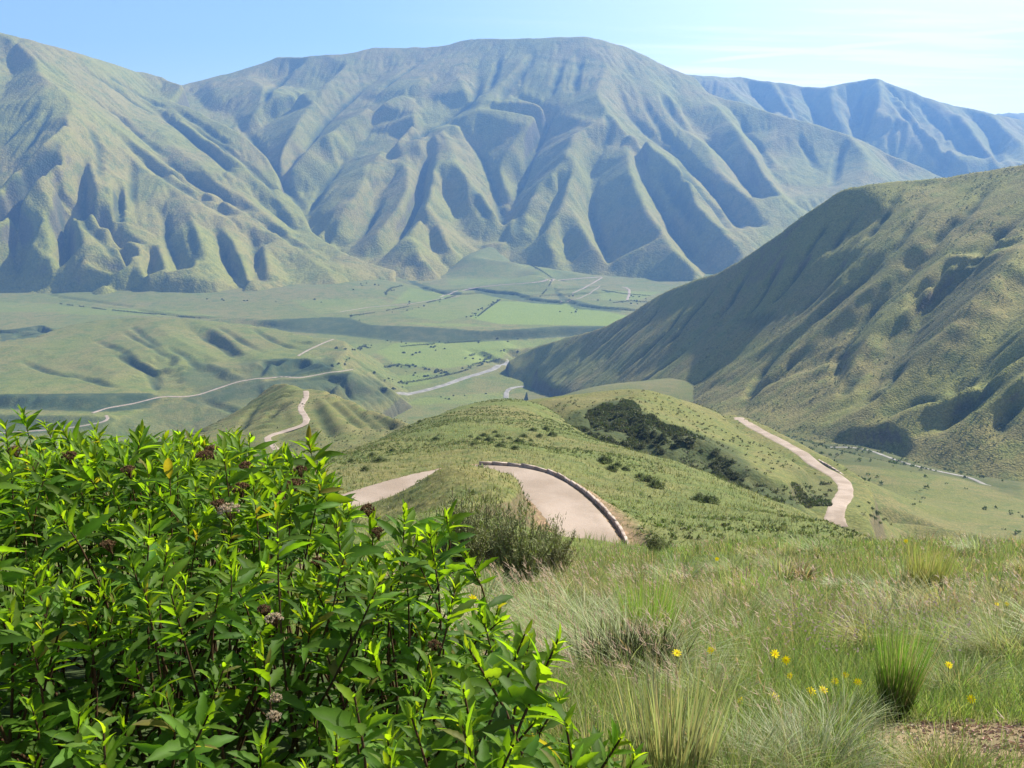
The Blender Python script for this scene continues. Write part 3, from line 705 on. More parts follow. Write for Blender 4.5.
incise(LAYERS['knoll'], ['580,415 578,424 574,434', '596,407 594,418 590,430', '612,403 612,415 608,428', '628,404 630,418 628,432', '640,412 640,426 640,440', '655,420 655,434 654,446', '672,428 672,440 670,454', '690,437 690,450 688,462', '706,445 704,458 702,470', '722,453 720,464 718,476', '738,464 736,474 734,484', '752,476 750,484 748,490'], 3.5, 4.5)
LK = LAYERS['knoll']; X, Y = LK.grid(); u_, v_ = pix(X, Y, LK.H); k_ = np.clip((u_ - 858) / 14, 0, 1); LK.H = LK.H * (1 - k_) + (blur(LK.H, 60) - 2) * k_
# ---- the hillside we stand on, in log-polar form: s = z / y over (x / y, ln y)
near = [(512, 768, 2.1), (0, 768, 1.9), (1024, 768, 2.15), (-300, 768, 2), (1324, 768, 2.2), (512, 700, 3.1), (0, 700, 2.6), (1024, 700, 3.2), (-300, 690, 3), (1324, 700, 3.4), (150, 640, 4.2), (800, 640, 6), (1024, 622, 8), (1324, 610, 9),
    (600, 640, 5.5), (300, 640, 4.8), (-300, 620, 6), (900, 585, 14), (800, 570, 18), (1024, 552, 36), (900, 548, 38), (1324, 545, 45), (650, 563, 24), (800, 545, 40), (500, 580, 20), (350, 560, 26), (150, 560, 22), (-100, 560, 20), (-300, 555, 24),
    (640, 541, 84), (700, 534, 92), (780, 527, 112), (825, 524, 128), (760, 499, 190), (701, 475, 230), (643, 458, 252), (540, 441, 245), (475, 404, 430), (520, 406, 440), (500, 405, 400), (545, 408, 400), (560, 420, 340), (414, 424, 330), (350, 450, 230), (500, 430, 270), (480, 455, 160), (600, 486, 150), (680, 512, 125),
    (445, 462, 92), (438, 470, 91), (418, 484, 95), (462, 468, 91), (448, 466, 97), (430, 560, 32), (500, 560, 36), (560, 548, 50), (480, 505, 62), (400, 520, 80), (345, 522, 84), (350, 545, 42), (300, 532, 78), (400, 505, 103), (435, 492, 100), (260, 500, 95), (200, 500, 100), (100, 500, 100), (-200, 500, 100), (300, 470, 160), (200, 470, 170), (380, 455, 190)]
near = np.array([P(*q) for q in near])
ext = np.array([(0, 620, -260), (-60, 560, -230), (-130, 420, -190), (-150, 300, -150), (-200, 250, -125), (-300, 300, -150), (60, 420, -170), (110, 320, -150), (70, 150, -72), (110, 150, -85), (100, 95, -60), (150, 180, -120), (50, 80, -44), (-300, 600, -260), (300, 600, -280), (200, 120, -90),
                (30, 620, -260), (-20, 1.0, -3), (1, .8, -1.55), (-1, .8, -1.55), (60, 30, -22), (-60, 30, -20), (5, 1.2, -1.5), (-5, 1.2, -1.8)], float)
nall = np.concatenate([near, ext])
fn = tps_fit(np.stack([nall[:, 0] / nall[:, 1] * .8, np.log(nall[:, 1]) * .5], -1), nall[:, 2] / nall[:, 1], .0006)
def near_z(x, y):
    x = np.asarray(x, float); y = np.maximum(np.asarray(y, float), .4); sh = x.shape
    q = np.stack([np.clip(x / y, -2.5, 2.5).ravel() * .8, np.log(y).ravel() * .5], -1)
    z = fn(q).reshape(sh) * y
    r = np.hypot(x, y)
    z = z + np.clip(r * .006, 0, 1.2) * fbm(x, y, 9, 5, 91) + np.clip(r / 60, .15, 1) * .22 * fbm(x, y, 1.6, 4, 93) * 1.5 + np.clip((r - 60) / 200, 0, 1) * 2.2 * fbm(x, y, 60, 3, 94)
    return z
class NearLayer(Layer):
    """angle by log-radius grid, dense near the eye"""
    def __init__(s):
        s.name = 'hillside'; s.t0, s.t1, s.dt = R(-60), R(66), .0045
        s.l0, s.l1, s.dl = math.log(.9), math.log(640), .0055
        s.nx = int((s.t1 - s.t0) / s.dt); s.ny = int((s.l1 - s.l0) / s.dl)
        T, Lr = np.meshgrid(s.t0 + s.dt * np.arange(s.nx), s.l0 + s.dl * np.arange(s.ny))
        s.X = np.exp(Lr) * np.sin(T); s.Y = np.exp(Lr) * np.cos(T)
        s.H = near_z(s.X, s.Y); s.ok = np.ones(s.H.shape, bool); s.mask = np.zeros(s.H.shape + (4,), np.float32); LAYERS[s.name] = s
    def grid(s): return s.X, s.Y
    def z(s, x, y):
        x = np.asarray(x, float); y = np.asarray(y, float)
        gx = (np.arctan2(x, y) - s.t0) / s.dt; gy = (np.log(np.hypot(x, y) + 1e-9) - s.l0) / s.dl
        ins = (gx >= 0) & (gy >= 0) & (gx < s.nx - 1.001) & (gy < s.ny - 1.001)
        gx = np.clip(gx, 0, s.nx - 1.002); gy = np.clip(gy, 0, s.ny - 1.002)
        i = gx.astype(int); j = gy.astype(int); fx = gx - i; fy = gy - j; H = s.H
        z = (H[j, i] * (1 - fx) + H[j, i + 1] * fx) * (1 - fy) + (H[j + 1, i] * (1 - fx) + H[j + 1, i + 1] * fx) * fy
        return np.where(ins, z, -9999.)
NL = NearLayer()
# bench for the road bend
bend = np.array([(-34, 92, -44.6), (-21, 104, -43.8), (-12, 111.5, -43.4), (-5, 114.5, -43), (1, 112.5, -42.6), (4.4, 107, -42.2), (6.8, 99, -41.6), (8.2, 90, -41), (8.0, 82, -40.4), (6, 72, -39.6), (2, 64, -39)])
t = np.arange(len(bend)); tt = np.linspace(0, len(bend) - 1, 120)
def catmull(A, tt):
    i = np.clip(tt.astype(int), 0, len(A) - 2); f = (tt - i)[:, None]
    p0 = A[np.maximum(i - 1, 0)]; p1 = A[i]; p2 = A[i + 1]; p3 = A[np.minimum(i + 2, len(A) - 1)]
    return .5 * (2 * p1 + (p2 - p0) * f + (2 * p0 - 5 * p1 + 4 * p2 - p3) * f ** 2 + (3 * p1 - p0 - 3 * p2 + p3) * f ** 3)
bend = catmull(bend, tt)
BW = np.interp(np.linspace(0, 1, len(bend)), [0, .35, .55, 1], [10.5, 9.5, 7.5, 7.5])
def carve_near(L, line, w, bank):
    sel = (L.Y > 55) & (L.Y < 135) & (abs(L.X) < 60)
    x, y = L.X[sel], L.Y[sel]; D = np.full(x.shape, 1e9); Z = np.zeros(x.shape)
    for p in line:
        d = np.hypot(x - p[0], y - p[1]); m = d < D; D[m] = d[m]; Z[m] = p[2]
    k = np.clip((D - w * .56) / bank, 0, 1); k = k * k * (3 - 2 * k)
    h = L.H[sel]; h2 = Z * (1 - k) + h * k; L.H[sel] = h2
    mk = L.mask[..., 1]; t_ = mk[sel]; mk[sel] = np.maximum(t_, np.clip(1.3 - (D - w * .5) / 2.5, 0, 1) * (k < .98))
carve_near(NL, bend, 8.2, 3.2)
print('near', NL.H.shape, round(time.time() - T0, 1))

# ------------------------------------------------------------------ roads cut into the hills
ROADS = []
def road(s, layers, w, lift, label, smooth=6, y_step=4, cutit=True):
    q = pl(s, y_step)
    p, okk = hit(q[:, 0], q[:, 1], layers)
    p = p[okk]
    p = smooth_line(p, smooth)
    if cutit: carve(LAYERS[layers[0]], p, w, 2.2)
    ROADS.append((p, w, lift, label))
road('733,416 740,421 750,427 770,438 790,449 810,461 828,472 842,482 849,490 846,498 838,508 833,516 832,524 840,528', ['knoll'], 6.5, .15, 'pale dirt road descending round the far flank of the near knoll', 7)
road('305,388 307,397 302,404 300,410 305,416 308,421 303,425 298,427 285,431 266,438 270,444 277,450', ['cone_hill'], 6.0, .2, 'dirt road winding down the flank of the cone-shaped hill', 1, 3)
road('92,413 107,408 137,403 164,396 182,397 200,395 223,387 247,380 279,377 300,378 330,373 352,369.5', ['left_hills'], 7.5, .4, 'long pale road along the foot of the grassy left hills', 3)
road('-40,438 0,433 25,432 53,430 78,427 102,423 112,419 106,415.5', ['left_hills'], 7, .4, 'lower road with a hairpin at the left edge of the valley', 2)
road('298,356 306,351 317,346 328,341 339,337.5', ['left_hills'], 7, .4, 'short stretch of road climbing over the spur in mid valley', 2)
road('440,297 460,291 480,287 500,285 530,283 560,280 585,278 602,277', ['valley'], 9, .6, 'pale road crossing the far side of the valley floor', 2, cutit=False)
road('602,277.5 596,281 588,286 576,292 572,295', ['valley'], 8, .6, 'branch road curving down towards the far river gorge', 2, cutit=False)
road('622,287 632,288 630,294 627,300', ['valley'], 11, .6, 'short curl of red dirt road beside the far fields', 2, cutit=False)
road('340,312 370,307 410,304 440,299 460,296', ['valley'], 5, .6, 'faint farm track between the far valley fields', 2, cutit=False)

road('560,303 575,300 590,294 600,286', ['valley'], 5, .6, 'short farm track between the far gorge and the branch road', 2, cutit=False)
# field greens: tints that belong to the crops; the bank scrub tint also paints in scarp shade
def tint_poly(L, s, ch, val, soft=0):
    X, Y = L.grid(); u, v = pix(X, Y, L.H)
    q = np.array([[float(t) for t in a.split(',')] for a in s.split()])
    ins = np.zeros(X.shape, bool); j = len(q) - 1
    for i in range(len(q)):
        a, b = q[i], q[j]
        if abs(a[1] - b[1]) > 1e-9:
            m = ((a[1] > v) != (b[1] > v)) & (u < (b[0] - a[0]) * (v - a[1]) / (b[1] - a[1]) + a[0])
            ins ^= m
        j = i
    m = ins.astype(float)
    if soft: m = blur(m, soft)
    L.mask[..., ch] = np.maximum(L.mask[..., ch], m * val)
for s, val in (('500,301 560,303 640,318 620,326 500,324 470,318', .9), ('440,300 495,296 500,310 440,322 400,314', .35), ('395,343 520,340 500,360 450,368 400,366 375,352', .7), ('330,345 390,343 370,358 330,356', .3),
               ('410,288 455,294 440,300 390,304', .5), ('600,290 660,292 640,300 600,300', .5), ('60,306 190,312 230,318 60,314', .35), ('290,300 380,298 400,308 320,314', .3), ('392,322 470,324 500,327 430,326', .5), ('500,350 560,345 600,340 560,338 500,342', .5), ('330,372 380,378 395,388 350,384', .6), ('-60,300 60,304 80,312 -60,312', .3), ('455,290 520,296 520,300 460,300', .3), ('540,262 560,275 530,282 450,285 440,270', .25), ('400,405 520,402 500,392 420,398', .4), ('380,378 430,372 430,384 385,388', .5)):
    tint_poly(LV, s, 0, val, 1)
for s in ('262,320 330,317 350,318 370,325 430,327 480,331 520,329 560,326 620,326 690,324 720,330 640,337 560,337 480,342 440,343 400,342 340,335 280,331',
          '410,274 416,282 436,289 462,292 462,295 425,291 408,281', '474,288 516,292 545,299 564,300 562,305 530,303 495,297 474,292', '554,288 567,298 600,306 624,308 620,312 575,309 558,298', '0,330 15,329 40,325 52,329 30,340 0,345'):
    tint_poly(LV, s, 2, .8, 0)  # bank scrub tint, also painting in the shade of the scarps
LK = LAYERS['knoll']
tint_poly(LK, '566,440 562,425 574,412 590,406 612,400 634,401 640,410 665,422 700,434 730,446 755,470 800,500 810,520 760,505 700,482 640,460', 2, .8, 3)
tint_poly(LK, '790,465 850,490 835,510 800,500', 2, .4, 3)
LM = LAYERS['left_hills']
tint_poly(LM, '-60,395 0,394 150,393 160,398 150,408 110,412 0,409 -60,410', 2, 1, 1); tint_poly(LM, '196,362 215,364 240,376 262,374 262,384 235,390 215,394 195,392 180,378', 2, .55, 3); tint_poly(LM, '180,399 223,389 247,382 300,379 352,371 356,378 340,392 300,392 250,398 200,406', 2, .75, 2); tint_poly(LM, '-60,414 110,417 120,421 78,430 0,436 -60,438', 2, .6, 1); tint_poly(LM, '262,360 285,358 320,360 334,369 300,377 262,376', 2, 1, 1); tint_poly(LM, '350,372 372,378 392,396 380,404 350,400 335,388', 2, .7, 2); tint_poly(LM, '160,405 300,385 380,380 400,400 330,412 200,432 120,438 90,430', 2, .35, 3)
tint_poly(LM, '240,360 335,358 340,374 240,380', 2, .5, 2)
LH = LAYERS['right_hill']
tint_poly(LH, '735,410 800,425 880,440 1024,470 1024,490 860,470 740,440', 2, .35, 6)
tint_poly(LH, '880,350 960,265 1006,265 930,340 880,400', 2, .45, 4); tint_poly(LH, '735,320 770,312 790,322 760,332', 2, .5, 3)
tint_poly(LS, '760,430 1024,470 1024,500 960,478 830,462 770,445', 2, .5, 4)

# river beds
road('369,402 400,396 425,390.5 445,385 461,379 478,374 489,371 500,366 510,362.5', ['valley'], 22, .5, 'grey gravel riverbed crossing the valley floor', 2, cutit=False)
road('506,398 504,391 512,387.5 524,386.5', ['valley'], 14, .8, 'short bend of grey gravel riverbed near the foot of the right slope', 2, cutit=False)
p = pl('820,449,990 850,450,975 868,452,955 884,458,915 900,464,880 925,472,835 950,478,795 975,483,760 990,486,742')
p = P(p[:, 0], p[:, 1], p[:, 2]); p = smooth_line(p, 3); carve(LS, p, 9, 3.0); carve(LAYERS['right_hill'], p[:int(.38 * len(p))], 14, 2.5, -2.5); ROADS.append((p, 4.5, .3, 'narrow pale stream bed below the right hand slope'))

NL.mask[..., 2] = np.clip((fbm(NL.X, NL.Y, .8, 3, 55) - .02) * 5, 0, .75) * (NL.Y < 30)  # dark thatch patches that also paint in shaded hollows of the grass
NL.mask[..., 2] = np.maximum(NL.mask[..., 2], ((NL.X < np.interp(NL.Y, [.9, 1.3, 1.6, 1.9, 2.2, 2.6, 3.3, 3.8, 4.4], [.2, .2, .15, .05, -.1, -.36, -.7, -1.0, -1.6])) & (NL.Y < 4.2) & (NL.Y > .8)) * 1.0)  # leaf litter under the shrub, darkened to paint in its shade
# ------------------------------------------------------------------ meshes
layer_mesh(LAYERS['distant'], 'distant_mountains', M_FAR, 'faint blue mountain crest on the far horizon, right edge', 'mountain')
layer_mesh(LAYERS['ridge'], 'mountain_ridge', M_FAR, 'long blue shaded ridge behind the big massif', 'mountain')
layer_mesh(LAYERS['massif'], 'mountain_massif', M_FAR, 'broad round-topped mountain massif with many shaded spurs', 'mountain')
layer_mesh(LAYERS['left_mountain'], 'mountain_slope', M_FAR, 'steep gullied mountain descending from the left edge of the view', 'mountain')
layer_mesh(LV, 'valley_floor', M_VAL, 'flat green valley floor with fields and river scarps', 'valley')
layer_mesh(LAYERS['left_hills'], 'terrace_hills', M_VAL, 'smooth green terrace hills in the left of the valley', 'hill')
layer_mesh(LAYERS['cone_hill'], 'cone_hill', M_KNOLL, 'cone-shaped green hill with a dirt road on its flank', 'hill')
layer_mesh(LAYERS['right_hill'], 'right_hill', M_HILL, 'large rounded hill on the right scored by diagonal gullies', 'hill')
layer_mesh(LS, 'side_valley_floor', M_KNOLL, 'grassy floor of the side valley below the right hill', 'valley')
layer_mesh(LK, 'knoll_hill', M_KNOLL, 'near knoll with a dark bushy scarp and smooth top', 'hill')
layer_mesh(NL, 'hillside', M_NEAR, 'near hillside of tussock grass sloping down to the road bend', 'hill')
for i, (p, w_, lift, lab) in enumerate(ROADS):
    bed = 'bed' in lab or 'outwash' in lab
    ribbon('riverbed' if bed else 'road', p, w_, M_BED if bed else M_ROAD, lift, lab, 'river bed' if bed else 'road')
ribbon('road', bend, 7.5, M_ROAD, .08, 'wide pale gravel road bend on the near hillside', 'road', names=['hillside'], wfun=lambda t: np.interp(t, [0, .35, .55, 1], [10.5, 9.5, 7.4, 6.6]))
haze_box(-7200, 9500, -60, 10900, -1300, 1250, HAZE)
print('terrain', round(time.time() - T0, 1))
# ================================================================== VEGETATION
def veg_mat(name, trans=.35, rough=.5, spec=.35, tmul=(1.5, 1.7, .5), var=.25, scale=60, bump=0):
    m, nt = mat_new(name); N = NT(nt)
    c = N.n('ShaderNodeVertexColor', layer_name='col').outputs['Color']
    pos = N.n('ShaderNodeTexCoord').outputs['Object']
    a = N.noise(pos, scale, 2)
    col = N.mix(N.ramp(a, .3, .7, var, 0), c, (.02, .03, .01), 'MIX')
    bs = N.n('ShaderNodeBsdfPrincipled', i={'Base Color': col, 'Roughness': rough, 'Specular IOR Level': spec}).outputs[0]
    t = N.n('ShaderNodeBsdfTranslucent', i={'Color': N.mix(1.0, col, tmul, 'MULTIPLY')}).outputs[0]
    bs = N.n('ShaderNodeMixShader', i={0: trans, 1: bs, 2: t}).outputs[0]
    N.n('ShaderNodeOutputMaterial', i={0: bs})
    return m
M_LEAF = veg_mat('leaf', .55, .55, .16, (2.9, 2.5, .45), .3, 25)
M_GRASS = veg_mat('grass_blade', .4, .55, .3, (1.3, 1.35, .8), .15, 6)
M_DRY = veg_mat('dry_head', .15, .9, .1, (1.2, 1.1, .9), .5, 300)
M_BUSH = veg_mat('bush_leaf', .22, .7, .2, (1.2, 1.4, .5), .25, 3)
M_PETAL = veg_mat('petal', .35, .6, .2, (1.1, 1.05, .6), .03, 20)
M_PEB = veg_mat('pebble', .02, .9, .15, (1, 1, 1), .25, 90)
M_STEM = simple_mat('stem_bark', (.1, .055, .035), (.16, .1, .06), 30, .8)
M_STONE = simple_mat('parapet_stone', (.26, .2, .16), (.4, .33, .28), 1.2, .95, bump=.05)
M_SOIL = simple_mat('red_gravel', (.24, .14, .1), (.36, .24, .18), 9, .95, bump=.01)

def colarr(base, n, dv=.18, dh=.08, g=rng):
    b = np.tile(np.array(base, float), (n, 1)); b *= g.uniform(1 - dv, 1 + dv, (n, 1)); b *= g.uniform(1 - dh, 1 + dh, (n, 3))
    return b

def blades(base, az, L, W, lean, curve, segs, col, twist=None, prof=None):
    n = len(base); d = np.stack([np.cos(az), np.sin(az), 0 * az], -1); perp = np.stack([-np.sin(az), np.cos(az), 0 * az], -1)
    if twist is not None:
        perp = perp * np.cos(twist)[:, None] + d * np.sin(twist)[:, None]
    p = base.copy(); rows = []; ts = np.linspace(0, 1, segs + 1)
    for k, t in enumerate(ts):
        wd = W * ((1 - t ** 1.8) * .95 + .04 if prof is None else prof(t)) * .5
        rows.append(p - perp * wd[:, None]); rows.append(p + perp * wd[:, None])
        th = lean + curve * (t + .5 / segs)
        p = p + (L / segs)[:, None] * (d * np.sin(th)[:, None] + np.array([0, 0, 1]) * np.cos(th)[:, None])
    V = np.stack(rows, 1).reshape(-1, 3)
    off = (np.arange(n) * 2 * (segs + 1))[:, None]
    q = np.concatenate([np.array([[2 * k, 2 * k + 1, 2 * k + 3, 2 * k + 2]]) for k in range(segs)])
    F = (off[:, :, None] + q[None]).reshape(-1, 4)
    tcol = np.repeat(col, 2 * (segs + 1), 0).reshape(n, segs + 1, 2, 3)
    kb = (.5 * (1 - ts) ** 2)[None, :, None, None]; tcol = tcol * (1 - kb) + np.array([.15, .12, .06]) * kb   # withered brown foot of each blade, also painting in shade at the root
    A = np.concatenate([tcol.reshape(-1, 3), np.ones((len(V), 1))], 1)
    return V, F, A

def cat(parts):
    V, F, A = [], [], []; o = 0
    for v, f, a in parts:
        V.append(v); F.append(f + o); A.append(a); o += len(v)
    return np.concatenate(V), np.concatenate(F), np.concatenate(A)

def veg_obj(name, parts, mat, parent=None, origin=None):
    V, F, A = cat(parts)
    if origin is not None: V = V - np.array(origin)
    o = mesh_np(name, V, F, mat, attrs={'col': A}, parent=parent)
    return o

def leaves(base, ax, up, L, W, fold, droop, segs, col, serr=.12):
    """folded, drooping, toothed leaves: ax = direction, up = leaf's upper side"""
    n = len(base); side = np.cross(ax, up); side /= np.linalg.norm(side, axis=1)[:, None] + 1e-9; up = np.cross(side, ax)
    ts = np.linspace(0, 1, segs + 1); rows = []
    for k, t in enumerate(ts):
        s_ = max(0.0, 1 - t); w_ = (t ** .62) * (s_ ** .85) * 2.1
        if t == 0: w_ = .05
        if k == segs: w_ = .01
        if serr and 0 < k < segs: w_ *= 1 + (serr if k % 2 else -serr)
        c = base + ax * (L * t * (1 - .12 * droop * t))[:, None] + up * (-L * droop * t * t * .55)[:, None]
        hw = (W * w_ * .5)[:, None]
        lift = (fold * W * w_ * .5)[:, None]
        rows += [c - side * hw + up * lift, c, c + side * hw + up * lift]
    V = np.stack(rows, 1).reshape(-1, 3)
    q = []
    for k in range(segs):
        a = 3 * k; q += [[a, a + 1, a + 4, a + 3], [a + 1, a + 2, a + 5, a + 4]]
    F = ((np.arange(n) * 3 * (segs + 1))[:, None, None] + np.array(q)[None]).reshape(-1, 4)
    c3 = np.repeat(col, 3 * (segs + 1), 0).reshape(n, segs + 1, 3, 3)
    c3 = c3 * np.array([1, 1.25, 1])[None, None, :, None]
    A = np.concatenate([c3.reshape(-1, 3), np.ones((len(V), 1))], 1)
    return V, F, A

def tubes(paths, r0, r1, col, sides=5):
    """paths (n, k, 3) -> tapered tubes"""
    n, k, _ = paths.shape
    T = np.gradient(paths, axis=1); T /= np.linalg.norm(T, axis=2, keepdims=True) + 1e-9
    a = np.cross(T, np.array([.3, .9, .1])); a /= np.linalg.norm(a, axis=2, keepdims=True) + 1e-9; b = np.cross(T, a)
    r = (r0[:, None] + (r1 - r0)[:, None] * np.linspace(0, 1, k)[None])[..., None]
    ph = np.arange(sides) * 2 * np.pi / sides
    V = np.stack([paths + r * (a * math.cos(t) + b * math.sin(t)) for t in ph], 2)
    idx = np.arange(k * sides).reshape(k, sides)
    q = np.stack([idx[:-1], np.roll(idx, -1, 1)[:-1], np.roll(idx, -1, 1)[1:], idx[1:]], -1).reshape(-1, 4)
    F = ((np.arange(n) * k * sides)[:, None, None] + q[None]).reshape(-1, 4)
    A = np.concatenate([np.repeat(col, k * sides, 0), np.ones((n * k * sides, 1))], 1)
    return V.reshape(-1, 3), F, A

def spheres(c, r, col, squash=1.0, g=rng, jag=.25):
    """small lumpy balls from 3 rings"""
    n = len(c); ring = 6
    pts = [(0, 0, 1)]
    for z in (.55, -.25, -.8):
        for k in range(ring):
            a = 2 * math.pi * (k + .5 * (z < 0)) / ring; q = math.sqrt(1 - z * z); pts.append((q * math.cos(a), q * math.sin(a), z))
    pts = np.array(pts)
    V = pts[None] * r[:, None, None] * (1 + g.uniform(-jag, jag, (n, len(pts), 1))); V[..., 2] *= squash; V += c[:, None]
    q = []
    for k in range(ring):
        k2 = (k + 1) % ring
        q.append([0, 1 + k, 1 + k2, 1 + k2]); 
        for rr in (0, 1): q.append([1 + rr * ring + k, 1 + (rr + 1) * ring + k, 1 + (rr + 1) * ring + k2, 1 + rr * ring + k2])
    q = np.array(q); q[:, 3] = np.where(q[:, 3] == q[:, 2], q[:, 0], q[:, 3])
    tri = q[q[:, 3] == q[:, 0]]; quad = q[q[:, 3] != q[:, 0]]
    quads = np.concatenate([quad, np.stack([tri[:, 0], tri[:, 1], tri[:, 2], tri[:, 0]], -1)]) if False else quad
    F = ((np.arange(n) * len(pts))[:, None, None] + quads[None]).reshape(-1, 4)
    A = np.concatenate([np.repeat(col, len(pts), 0), np.ones((n * len(pts), 1))], 1)
    return V.reshape(-1, 3), F, A

def gz(x, y): return NL.z(x, y)

# ------------------------------------------------------------------ the big leafy shrub on the left
g = np.random.default_rng(101)
def edge_x(y): return np.interp(y, [.9, 1.3, 1.6, 1.9, 2.2, 2.6, 3.3, 3.8, 4.4], [.26, .23, .19, .10, -.04, -.30, -.62, -.92, -1.5])
def top_z(x, y): 
    b = np.interp(y, [.9, 1.3, 1.9, 2.7, 3.3, 4.0, 4.6], [-.90, -.97, -1.03, -1.10, -1.17, -1.27, -1.45])
    b = b - .03 - .06 * np.clip((y - 2.8) / 1, 0, 1) - .05 * np.clip((y - 2.6) / 1.2, 0, 1) * np.clip((x + 1.9) / .8, 0, 1)
    return b + (.42 - .28 * np.clip((y - 1.8) / 2, 0, 1)) * fbm(x, y, .38, 3, 7) + .05 * np.sin(x * 3.1)
S, k = [], 0
pts = []
yy = g.uniform(.95, 4.35, 9000); xx = -g.uniform(0, 1, 9000) * (yy * .72 + .5) + .25
keep = xx < edge_x(yy) + .02
pts = np.stack([xx, yy], -1)[keep]
# thin out by spacing that grows with distance
sel = []; cell = {}
for p in pts:
    sp_ = .062 + .006 * p[1]
    q = (int(p[0] / .1), int(p[1] / .1)); okk = True
    for i in (-1, 0, 1):
        for j in (-1, 0, 1):
            for r in cell.get((q[0] + i, q[1] + j), ()):
                if (r[0] - p[0]) ** 2 + (r[1] - p[1]) ** 2 < sp_ * sp_: okk = False; break
            if not okk: break
        if not okk: break
    if okk: cell.setdefault(q, []).append(p); sel.append(p)
sel = np.array(sel); n = len(sel)
x, y = sel[:, 0], sel[:, 1]
de = np.clip((edge_x(y) - x) / .22, 0, 1)
z = top_z(x, y) - .3 * (1 - de) ** 2 + g.normal(0, .06, n) + .10 * (g.random(n) < .1)
cu = 512 + 890 * x / (y * 1.0)
z = np.where(y > 2.3, np.minimum(z, -(.334 + .018 * np.clip((cu - 200) / 110, 0, 1.5)) * y + g.normal(0, .04, n)), z)
tip = np.stack([x, y, z], -1)
# a few taller sprigs traced against the valley
sprig = np.array([P(22, 412, 3.9), P(5, 425, 3.7), P(62, 428, 3.6), P(142, 436, 3.6), P(190, 436, 3.8), P(250, 437, 3.8), P(308, 440, 3.3), P(322, 462, 3.2), P(95, 430, 3.9), P(165, 440, 3.3), P(285, 455, 3.2), P(405, 512, 2.6), P(222, 445, 3.6), P(45, 425, 3.9), P(118, 446, 3.3), P(372, 520, 2.7)])
tip = np.concatenate([tip, sprig]); n = len(tip); de = np.concatenate([de, np.ones(len(sprig))])
gzt = gz(tip[:, 0], tip[:, 1])
base = tip.copy(); base[:, 0] += g.normal(0, .12, n) - .1; base[:, 1] += g.normal(0, .1, n) + .05; base[:, 2] = np.minimum(gz(base[:, 0], base[:, 1]), tip[:, 2] - .3) - .02
lean = np.stack([g.normal(.06, .3, n) + .5 * (1 - de), g.normal(-.06, .28, n), np.ones(n)], -1); lean /= np.linalg.norm(lean, axis=1)[:, None]
K = 7; tt = np.linspace(0, 1, K)[None, :, None]
H_ = (tip[:, 2] - base[:, 2])[:, None, None]
ctrl = tip[:, None] - lean[:, None] * H_ * .6
path = base[:, None] * (1 - tt) ** 2 + 2 * ctrl * tt * (1 - tt) + tip[:, None] * tt ** 2
shrub = empty('leafy_shrub', (-1.0, 2.6, float(gz(-1.0, 2.6))))
tag(shrub, 'big bright green leafy shrub with dried flower heads filling the left corner', 'shrub')
so = np.array(shrub.location)
stem_o = veg_obj('stems', [tubes(path, np.full(n, .0055), np.full(n, .0016), colarr((.075, .04, .022), n, .3))], M_DRY, shrub, so)
LP = []
m_ = 30
for i in range(m_):
    f = i / (m_ - 1)
    if f < .62: t = .999 - f * .13 / .62 / np.maximum(H_[:, 0, 0], .4) * .8
    else: t = .999 - (.13 * .8 + (f - .62) * 1.05) / np.maximum(H_[:, 0, 0], .4)
    t = np.clip(t + g.normal(0, .006, n), .12, 1)
    tk = t * (K - 1); ki = np.clip(tk.astype(int), 0, K - 2); fr = (tk - ki)[:, None]
    ar = np.arange(n)
    pb = path[ar, ki] * (1 - fr) + path[ar, ki + 1] * fr
    T = path[ar, ki + 1] - path[ar, ki]; T /= np.linalg.norm(T, axis=1)[:, None]
    ang = i * 2.4 + g.uniform(0, .7, n) + ar * 1.7
    a = np.cross(T, [0, 1, .2]); a /= np.linalg.norm(a, axis=1)[:, None]; b = np.cross(T, a)
    rad = a * np.cos(ang)[:, None] + b * np.sin(ang)[:, None]
    open_ = np.clip(.3 + f * 1.5 + g.normal(0, .32, n), .1, 1.9)
    ax = T * np.cos(open_)[:, None] + rad * np.sin(open_)[:, None]
    up = T * np.sin(open_)[:, None] - rad * np.cos(open_)[:, None] + g.normal(0, .4, (n, 3))
    L = (.036 + .06 * min(1, f * 2.2)) * g.uniform(.5, 1.45, n) * (1.0 if f < .7 else .85) * np.clip(.55 + .17 * tip[:, 1], .7, 1.1)
    W = L * g.uniform(.24, .38, n)
    young = 1 - min(1, f * 1.6)
    c0 = np.array([.05, .115, .012]) * (1 - young) + np.array([.12, .21, .016]) * young
    c = colarr(c0, n, .3, .1, g); yl = g.random(n) < .025; c[yl] = colarr((.13, .13, .03), yl.sum(), .2)
    c[f > .6] = c[f > .6] * .85 if False else c[f > .6]
    near_ = tip[:, 1] < 2.6
    dr = g.uniform(.15, .75, n); fo = g.uniform(.25, .6, n)
    for msk, sg, se in ((near_, 9, .13), (~near_, 5, .0)):
        if msk.any() and not (f > .85 and sg == 5): LP.append(leaves(pb[msk], ax[msk], up[msk], L[msk], W[msk], fo[msk], dr[msk], sg, c[msk], se))
veg_obj('leaves', LP, M_LEAF, shrub, so)
